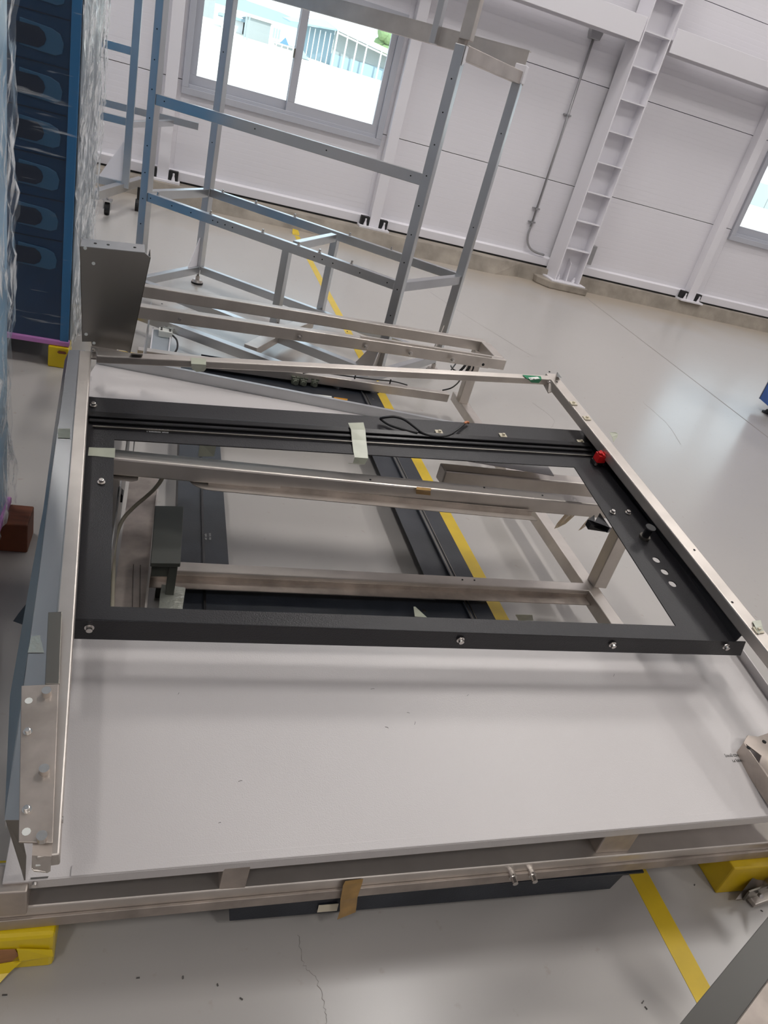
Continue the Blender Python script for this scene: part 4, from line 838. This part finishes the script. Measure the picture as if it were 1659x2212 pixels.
# grey cable inside the frame
o = MB().tube(smooth_path([(0.0461, 1.8184, 0.4000), (0.0373, 1.8131, 0.3800), (0.0187, 1.8437, 0.3300), (-0.0204, 1.8593, 0.2700), (-0.0458, 1.8564, 0.2300), (-0.0577, 1.8282, 0.2000), (-0.0597, 1.7583, 0.1850), (-0.0537, 1.6596, 0.1800), (-0.0466, 1.5462, 0.1780), (-0.0432, 1.4923, 0.1780)], 7), .0055, 8).build('grey_cable', 'cable_grey', smooth=True)
tag(o, 'grey cable curving along the inside left of the steel frame', 'cable')

# ------------------------------------------------------------------ castor stand at far left
cs = thing('castor_stand', 'aluminium stand on castors by the back wall, left of the tall stand', 'stand', (-.6, 7.0, 0))
px, py = -.405, 7.13
MB().box((px - .03, py - .03, .2), (px + .03, py + .03, 3.0)).build('post', 'alu', cs, bevel=.003)
for z, dy, x1 in ((1.22, 0, -.43), (.745, .75, .15), (.71, 0, -.43)): 
    MB().box((-1.6, py + dy - .02, z - .03), (x1 + (.0 if dy else 0), py + dy + .02, z + .03)).build('rail', 'alu', cs, bevel=.002)
MB().beam((px, py, .70), (px + .32, py + .75, .72), .04, .05, ext=(-.03, 0)).build('rail', 'alu', cs, bevel=.002)
MB().beam((-0.5650, 6.6356, 0.2200), (-0.3252, 7.5545, 0.2200), .06, .07, off=(0, -.02), ext=(.1, .1)).build('base_rail', 'alu', cs, bevel=.003)
MB().box((-1.6, py - .03, .19), (px - .03, py + .03, .25)).build('base_rail', 'alu', cs, bevel=.003)
MB().prism([(px - .03, py - .005, .24), (px - .22, py - .005, .24), (px - .035, py - .005, .56)], (0, .01, 0)).build('gusset', 'white_paint', cs)
c_ = V((-.52, 6.88, 0)); w = MB().cyl(c_ + V((-.02, 0, .05)), c_ + V((.02, 0, .05)), .05, n=24).build('castor_wheel', 'black_rubber', cs, bevel=.004)
MB().box((c_.x - .032, c_.y - .03, .045), (c_.x - .025, c_.y + .03, .12)).box((c_.x + .025, c_.y - .03, .045), (c_.x + .032, c_.y + .03, .12)).box((c_.x - .04, c_.y - .04, .115), (c_.x + .04, c_.y + .04, .125)).cyl((c_.x, c_.y, .125), (c_.x, c_.y, .2), .012).build('castor_fork', 'chrome', cs)
c2 = V((-.3, 7.3, 0)); MB().cyl(c2 + V((-.02, 0, .05)), c2 + V((.02, 0, .05)), .05, n=20).cyl(c2 + V((0, 0, .1)), c2 + V((0, 0, .2)), .012).build('castor_wheel', 'black_rubber', cs)

# ------------------------------------------------------------------ film-wrapped stacks at the left
def film_sheet(name, path, z0, z1, parent, m, amp, seed, step=.022):
    """wrinkled stretch film following a plan path (list of xy), pulled diagonally"""
    P = []
    for (x, y), (x2, y2) in zip(path, path[1:]):
        n = max(2, int(math.hypot(x2 - x, y2 - y) / step)); P += [(x + (x2 - x) * i / n, y + (y2 - y) * i / n) for i in range(n)]
    P.append(path[-1]); rows_ = int((z1 - z0) / .03); b = MB(); G = []
    for j in range(rows_ + 1):
        z = z0 + (z1 - z0) * j / rows_; R_ = []; s = 0
        for i, (x, y) in enumerate(P):
            a = P[max(i - 1, 0)]; c = P[min(i + 1, len(P) - 1)]; tx, ty = c[0] - a[0], c[1] - a[1]; l = math.hypot(tx, ty) or 1
            if i: s += math.hypot(x - P[i - 1][0], y - P[i - 1][1])
            u, v = s * .85 + z * .5, z * .85 - s * .5
            d = amp * (noise.noise((u * 22, v * 3.5, seed)) + .5 * noise.noise((u * 60, v * 8, seed + 3))) + amp * 1.2 * noise.noise((s * 2, z * 1.6, seed + 9))
            R_.append(b.bm.verts.new((x + ty / l * d, y - tx / l * d, z)))
        G.append(R_)
    for j in range(rows_):
        for i in range(len(P) - 1): b.bm.faces.new((G[j][i], G[j][i + 1], G[j + 1][i + 1], G[j + 1][i]))
    return b.build(name, m, parent, smooth=True)

rk = thing('wrapped_rack', 'tall dark blue panel rack wrapped in clear stretch film, on yellow blocks', 'rack', (-.7, 3.8, .1))
YF, XR, YB = 3.45, -.385, 4.22
MB().box((-2.6, YF + .012, .105), (XR - .006, YB - .004, 2.7)).build('body', 'rack_blue', rk)  # lengthened leftward, unseen, so its back mirrors in the stand
MB().box((-2.6, YB - .004, .105), (XR - .01, YB, 2.7)).build('back_reflector', 'rack_reflector', rk)  # unseen blue face added to tint reflections in the aluminium stand
MB().box((XR - .040, YF, .105), (XR - .004, YF + .012, 2.7)).build('corner_strip', 'rack_strip', rk, bevel=.003)
MB().box((-1.05, YF - .004, .100), (XR, YF + .03, .124)).build('foam_edge', 'pink', rk, bevel=.004)
MB().box((XR - .004, YF + .03, .12), (XR, YB, 2.7)).build('side_panel', 'film_grey', rk)
for i, zc in enumerate([.48 + .1615 * k for k in range(13)]):
    x0_ = -.60
    tb = MB().prism([(x0_, YF + .004, zc - .040), (-.475, YF + .004, zc - .046), (-.452, YF + .004, zc - .035), (-.448, YF + .004, zc), (-.46, YF + .004, zc + .028), (-.49, YF + .004, zc + .040), (x0_, YF + .004, zc + .048)], (0, .009, 0)).build('panel_tab', 'rack_tab', rk, bevel=.002)
    MB().prism([(-.61, YF + .001, zc - .034), (-.535, YF + .001, zc - .034), (-.515, YF + .001, zc - .02), (-.508, YF + .001, zc), (-.515, YF + .001, zc + .02), (-.535, YF + .001, zc + .034), (-.61, YF + .001, zc + .034)], (0, .003, 0)).build('hand_slot', 'rack_slot', tb)
    MB().box((-1.05, YF + .008, zc + .078), (XR - .045, YF + .013, zc + .082)).build('panel_gap', 'rack_slot', rk)
film_sheet('stretch_film', [(-1.04, YF - .008), (XR + .004, YF - .008)], .125, 2.66, rk, 'film', .003, 2.0)
film_sheet('stretch_film', [(XR + .008, YF - .004), (XR + .022, YF + .2), (XR + .02, YB)], .10, 2.66, rk, 'film_heavy', .016, 5.0, .016)

wk = thing('wrapped_stack', 'nearest light blue stack in crinkled stretch film at left edge', 'stack', (-.6, 1.8, .1))
MB().box((-1.0, .9, .105), (-.385, 2.085, 2.7)).build('body', 'film_blue', wk, bevel=.01)
MB().box((-1.0, .9, .100), (-.375, 2.09, .122)).build('foam_edge', 'pink', wk, bevel=.004)
film_sheet('stretch_film', [(-.372, .9), (-.368, 1.6), (-.362, 2.07), (-.39, 2.11), (-.6, 2.115)], .11, 2.66, wk, 'film_soft', .015, 8.0, .018)

# ------------------------------------------------------------------ things at the right edge
t = thing('steel_leg_frame', 'stainless leg frame whose notched bracket reaches over right end of front white sheet', 'steel frame', (1.45, .75, 0))
a, b = V((1.4155, 0.9633, 0.3300)), V((1.4002, 0.7892, 0.3300))
d = (b - a).normalized(); s_ = V((d.y, -d.x, 0))
MB().prism([a, b, b + Z * -.002 - s_ * .0 - Z * .045, a - Z * .045], -s_ * .003).build('arm', 'steel_rough', t, bevel=.001)
MB().prism([(1.4155, 0.9633, 0.3300), (1.4450, 0.9847, 0.3300), (1.4731, 0.9805, 0.3300), (1.5316, 0.9968, 0.3300), (1.5539, 0.9676, 0.3300), (1.4259, 0.7884, 0.3300), (1.4002, 0.7892, 0.3300), (1.4137, 0.9017, 0.3300), (1.4379, 0.9230, 0.3300), (1.4309, 0.9368, 0.3300)], (0, 0, -.004)).build('notched_bracket', 'steel_rough', t, bevel=.001)
holes(t, [(V((1.4790, 0.9638, 0.3310)), Z), (V((1.4164, 0.9456, 0.3310)), Z)], .005)
MB().prism([(1.4247, 0.7623, 0.0200), (1.5686, 0.8413, 0.1200), (1.5249, 0.7411, 0.1200), (1.5062, 0.7765, 0.0200), (1.4637, 0.7668, 0.0120)], (0, 0, -.003)).build('foot_plate', 'steel', t)
MB().beam((1.4479, 0.7618, 0.0200), (1.5760, 0.7811, 0.0300), .004, .035, off=(0, .012)).build('foot_edge', 'steel_dark', t)
MB().beam((1.4721, 0.7616, 0.0100), (1.5795, 0.7776, 0.0200), .03, .014).build('foot_channel', 'steel', t, bevel=.002)
p = V((1.4883, 0.7621, 0.0300)); MB().cyl(p, p + V((-.003, -.008, .006)), .005).build('bolt', 'chrome', t)
x_, y_ = 1.72, .74
MB().box((1.75, .87, .0), (1.81, .93, .34)).build('post', 'steel', t, bevel=.003)
MB().beam(V((1.5263, 0.9241, 0.3150)), (1.78, .90, .315), .04, .03).build('link_bar', 'steel', t)

t = thing('steel_channel', 'stainless channel crossing the bottom right corner near the camera', 'steel bar', (.9, .42, .3))
a, b = V((0.7665, 0.3661, 0.4500)), V((1.0291, 0.4964, 0.4500)); d = (b - a).normalized(); s_ = V((d.y, -d.x, 0))
MB().prism([a - d * .4, b + d * .35, b + d * .35 + s_ * .048, a - d * .4 + s_ * .048], (0, 0, -.003)).build('top_face', 'channel_dark', t, bevel=.001)  # dark colour stands in for stainless reflecting dark surroundings
MB().prism([a - d * .4 + s_ * .049, b + d * .35 + s_ * .049, b + d * .35 + s_ * .10, a - d * .4 + s_ * .10], (0, 0, -.003)).build('side_face', 'steel_rough', t, bevel=.001)
for f_ in (-.35, 1.3): 
    q = a + (b - a) * f_ + s_ * .078; MB().box((q.x - .02, q.y - .02, 0), (q.x + .02, q.y + .02, .447)).build('post', 'steel', t)

t = thing('blue_cabinet', 'blue machine cabinet on a black levelling foot at right edge', 'cabinet', (5.1, 4.9, 0))
q = V((4.7046, 4.7739, 0.0750)); q2 = V((4.6679, 4.6404, 0.0750)); d = (q2 - q).normalized(); d.z = 0; d.normalize(); n_ = V((-d.y, d.x, 0))
MB().prism([q, q + d * .5, q + d * .5 + n_ * .6, q + n_ * .6], (0, 0, 1.1)).build('body', 'blue_cab', t, bevel=.004)
MB().prism([q - d * .012, q - d * .001, q - d * .001 + n_ * .6, q - d * .012 + n_ * .6], (0, 0, 1.1)).build('edge_trim', 'win', t, bevel=.002)
MB().prism([q - n_ * .001, q + d * .008 - n_ * .001, q + d * .008, q], (0, 0, 1.1)).build('door_gap', 'black_rubber', t)
f0 = V((4.7457, 4.6597, 0.0000)); MB().cyl(f0, f0 + Z * .008, .045, .05, n=24).cyl(f0 + Z * .008, f0 + Z * .03, .03, .022, n=20).cyl(f0 + Z * .03, f0 + Z * .085, .014, n=14).build('levelling_foot', 'black_rubber', t)

# ------------------------------------------------------------------ outdoors, seen through the windows
def gz(y): return (y - 9) * .0645 if y > 9 else 0
o = MB().prism([(-60, 8.6, -.05), (80, 8.6, -.05), (80, 9, -.05), (-60, 9, -.05)], (0, 0, -.1)).build('trim_2', 'out_ground'); o['kind'] = 'structure'
o = MB().prism([(-60, 9, -.06), (-60, 80, gz(80) - .06), (-60, 80, gz(80) - .5), (-60, 9, -.5)], (160, 0, 0)).build('yard_ground', 'out_ground'); o['kind'] = 'structure'
sh = thing('open_shed', 'long blue-grey shed with white posts across the yard', 'shed', (9, 44, 2.2))
Y0 = 40; g = gz(40)
MB().box((6.3, 39.95, g - .3), (16, 45, g + .42)).build('wall', 'out_blue', sh)
MB().prism([(6.3, 40.0, g + .42), (16, 40.0, g + .1), (6.3, 40.0, g + 1.38)], (0, .1, 0)).build('wall', 'out_wall', sh)
MB().prism([(4.3, 41, g + 1.22), (6.45, 39.6, g + 1.40), (6.45, 44.5, g + 1.9), (4.6, 48, g + 1.6)], (0, 0, -.06)).build('gable_wall', 'out_blue', sh)
MB().prism([(4.75, 41.6, g - .2), (6.3, 40.2, g - .2), (6.3, 40.2, g + 1.36), (4.75, 41.6, g + 1.2)], (0, .1, 0)).build('gable_wall', 'out_blue', sh)
MB().prism([(6.3, 39.5, g + 1.42), (16, 39.5, g + .20), (16, 45, g + .75), (6.3, 45, g + 1.95)], (0, 0, -.07)).build('roof', 'out_white', sh)
MB().beam((6.3, 39.5, g + 1.27), (16, 39.5, g + .06), .06, .06).build('eave_beam', 'out_white', sh)
for i in range(13):
    x = 6.35 + .48 * i + (.25 if i > 3 else 0); zt = g + 1.40 - (x - 6.3) * .1258
    MB().box((x - .03, 39.6, g - .12), (x + .03, 39.68, zt)).build('post', 'out_white', sh)
for i in range(6):
    MB().box((5.0 + .22 * i, 40.9 - .17 * i, g - .1), (5.03 + .22 * i, 41.0 - .17 * i, g + 1.2)).build('post', 'out_white', sh)
bl = thing('yard_building', 'pale low building across the yard, left of the white posts', 'building', (3.0, 42, 2))
MB().box((2.45, 42, g - .2), (3.55, 46, g + .95)).build('wall', 'out_wall', bl)
MB().box((2.35, 41.9, g + .92), (3.65, 46, g + 1.0)).build('roof', 'out_white', bl)
MB().box((1.4, 44, g - .2), (2.4, 46, g + .7)).build('wall', 'out_white', bl)
MB().box((1.2, 43.8, g + .7), (2.5, 46, g + .82)).build('roof', 'out_blue', bl)
for x in (2.28, 2.42): MB().box((x, 40.4, g - .05), (x + .05, 40.45, g + .95)).build('post', 'out_blue', bl)
pb = thing('pink_building', 'pale red cladded building at far left of the yard', 'building', (.5, 50, 2.7))
MB().box((-.6, 50, gz(50) - .3), (1.1, 54, gz(50) + 1.5)).build('wall', 'out_wall', pb)
MB().box((-.6, 49.9, gz(50) + 1.1), (1.1, 50, gz(50) + 2.8)).build('cladding', 'out_pink', pb)
gt = thing('yard_gate', 'white-framed gatehouse with blue panels in the yard', 'gate', (4.0, 40, 2))
for x in (3.52, 3.64, 3.76): MB().box((x, 40, g + .32), (x + .085, 40.05, g + .74)).build('blue_panel', 'out_blue', gt)
for z in (0.02, .16, .30): MB().box((3.45, 39.95, g + z), (4.6, 40.0, g + z + .035)).build('bar', 'out_white', gt)
for x in (3.47, 3.72, 3.98, 4.25, 4.5): MB().box((x, 39.94, g - .1), (x + .04, 39.99, g + .34)).build('bar', 'out_white', gt)
MB().prism([(3.88, 39.93, g + .22), (4.3, 39.93, g + .22), (4.1, 39.93, g + .5)], (0, .02, 0)).build('blue_triangle', 'navy_sign', gt)
o = MB().prism([(4.75, 38.6, gz(38.6) - .02), (5.15, 38.6, gz(38.6) - .05), (4.78, 38.6, gz(38.6) + .3)], (0, .3, 0)).build('yard_ramp', 'out_blue'); tag(o, 'grey wedge ramp in the yard left of white posts', 'ramp')
def hill(x0, x1, y, zs, m, label, seed):
    n = 40; pts = []
    for i in range(n + 1):
        f_ = i / n; k_ = f_ * (len(zs) - 1); i0 = min(int(k_), len(zs) - 2); z = zs[i0] + (zs[i0 + 1] - zs[i0]) * (k_ - i0)
        pts.append((x0 + (x1 - x0) * f_, y, z + .35 * noise.noise((f_ * 14, seed, 0)) + .15 * noise.noise((f_ * 45, seed, 2))))
    o = MB().prism([(x0, y, -2)] + pts + [(x1, y, -2)], (0, 12, 0)).build('hill', m); tag(o, label, 'hill')
hill(-60, 18, 110, [9, 8.5, 8, 9, 8, 7.0, 6.2], 'out_hill', 'hazy green hill on horizon behind the yard, left side', 1.0)
hill(18.2, 110, 105, [6.2, 5.9, 6.4, 7.5, 7, 7, 8], 'out_hill', 'hazy green hill on horizon behind the yard, right side', 4.0)
random.seed(3)
def tree(x, y, h, label):
    b = MB()
    for i in range(9):
        c_ = V((x + random.uniform(-.5, .5) * h * .5, y + random.uniform(-.3, .3), gz(y) + h * random.uniform(.45, .95))); r = h * random.uniform(.14, .22)
        bm2 = bmesh.ops.create_icosphere(b.bm, subdivisions=2, radius=r); 
        for v in bm2['verts']: v.co = v.co * (1 + .25 * noise.noise(v.co * 6)) + c_
    t = thing('yard_tree', label, 'tree', (x, y, gz(y)))
    b.build('crown', 'out_green', t); MB().cyl((x, y, gz(y) - .1), (x, y, gz(y) + h * .6), h * .04).build('trunk', 'wood', t)
tree(11.2, 52, 1.9, 'green tree beyond right end of the shed roof')
tree(26.5, 36, 1.9, 'green tree seen through the right-hand window')
wl_ = thing('yard_wall', 'pale blue block wall seen low in the right-hand window', 'wall', (24, 30, 1.3))
for i in range(10): MB().box((19 + 1.4 * i, 30, gz(30) - .2), (19 + 1.4 * i + 1.385, 30.2, gz(30) + .85)).build('wall_block', 'out_wall', wl_, bevel=.01)
wh = thing('white_hall', 'large pale hall behind block wall in the right-hand window', 'building', (30, 44, 2.3))
MB().box((22, 44, gz(44) - .3), (40, 50, gz(44) + 1.35)).build('wall', 'out_white', wh)
MB().box((21.8, 43.8, gz(44) + 1.3), (40.2, 50, gz(44) + 1.45)).build('roof', 'out_pink', wh)
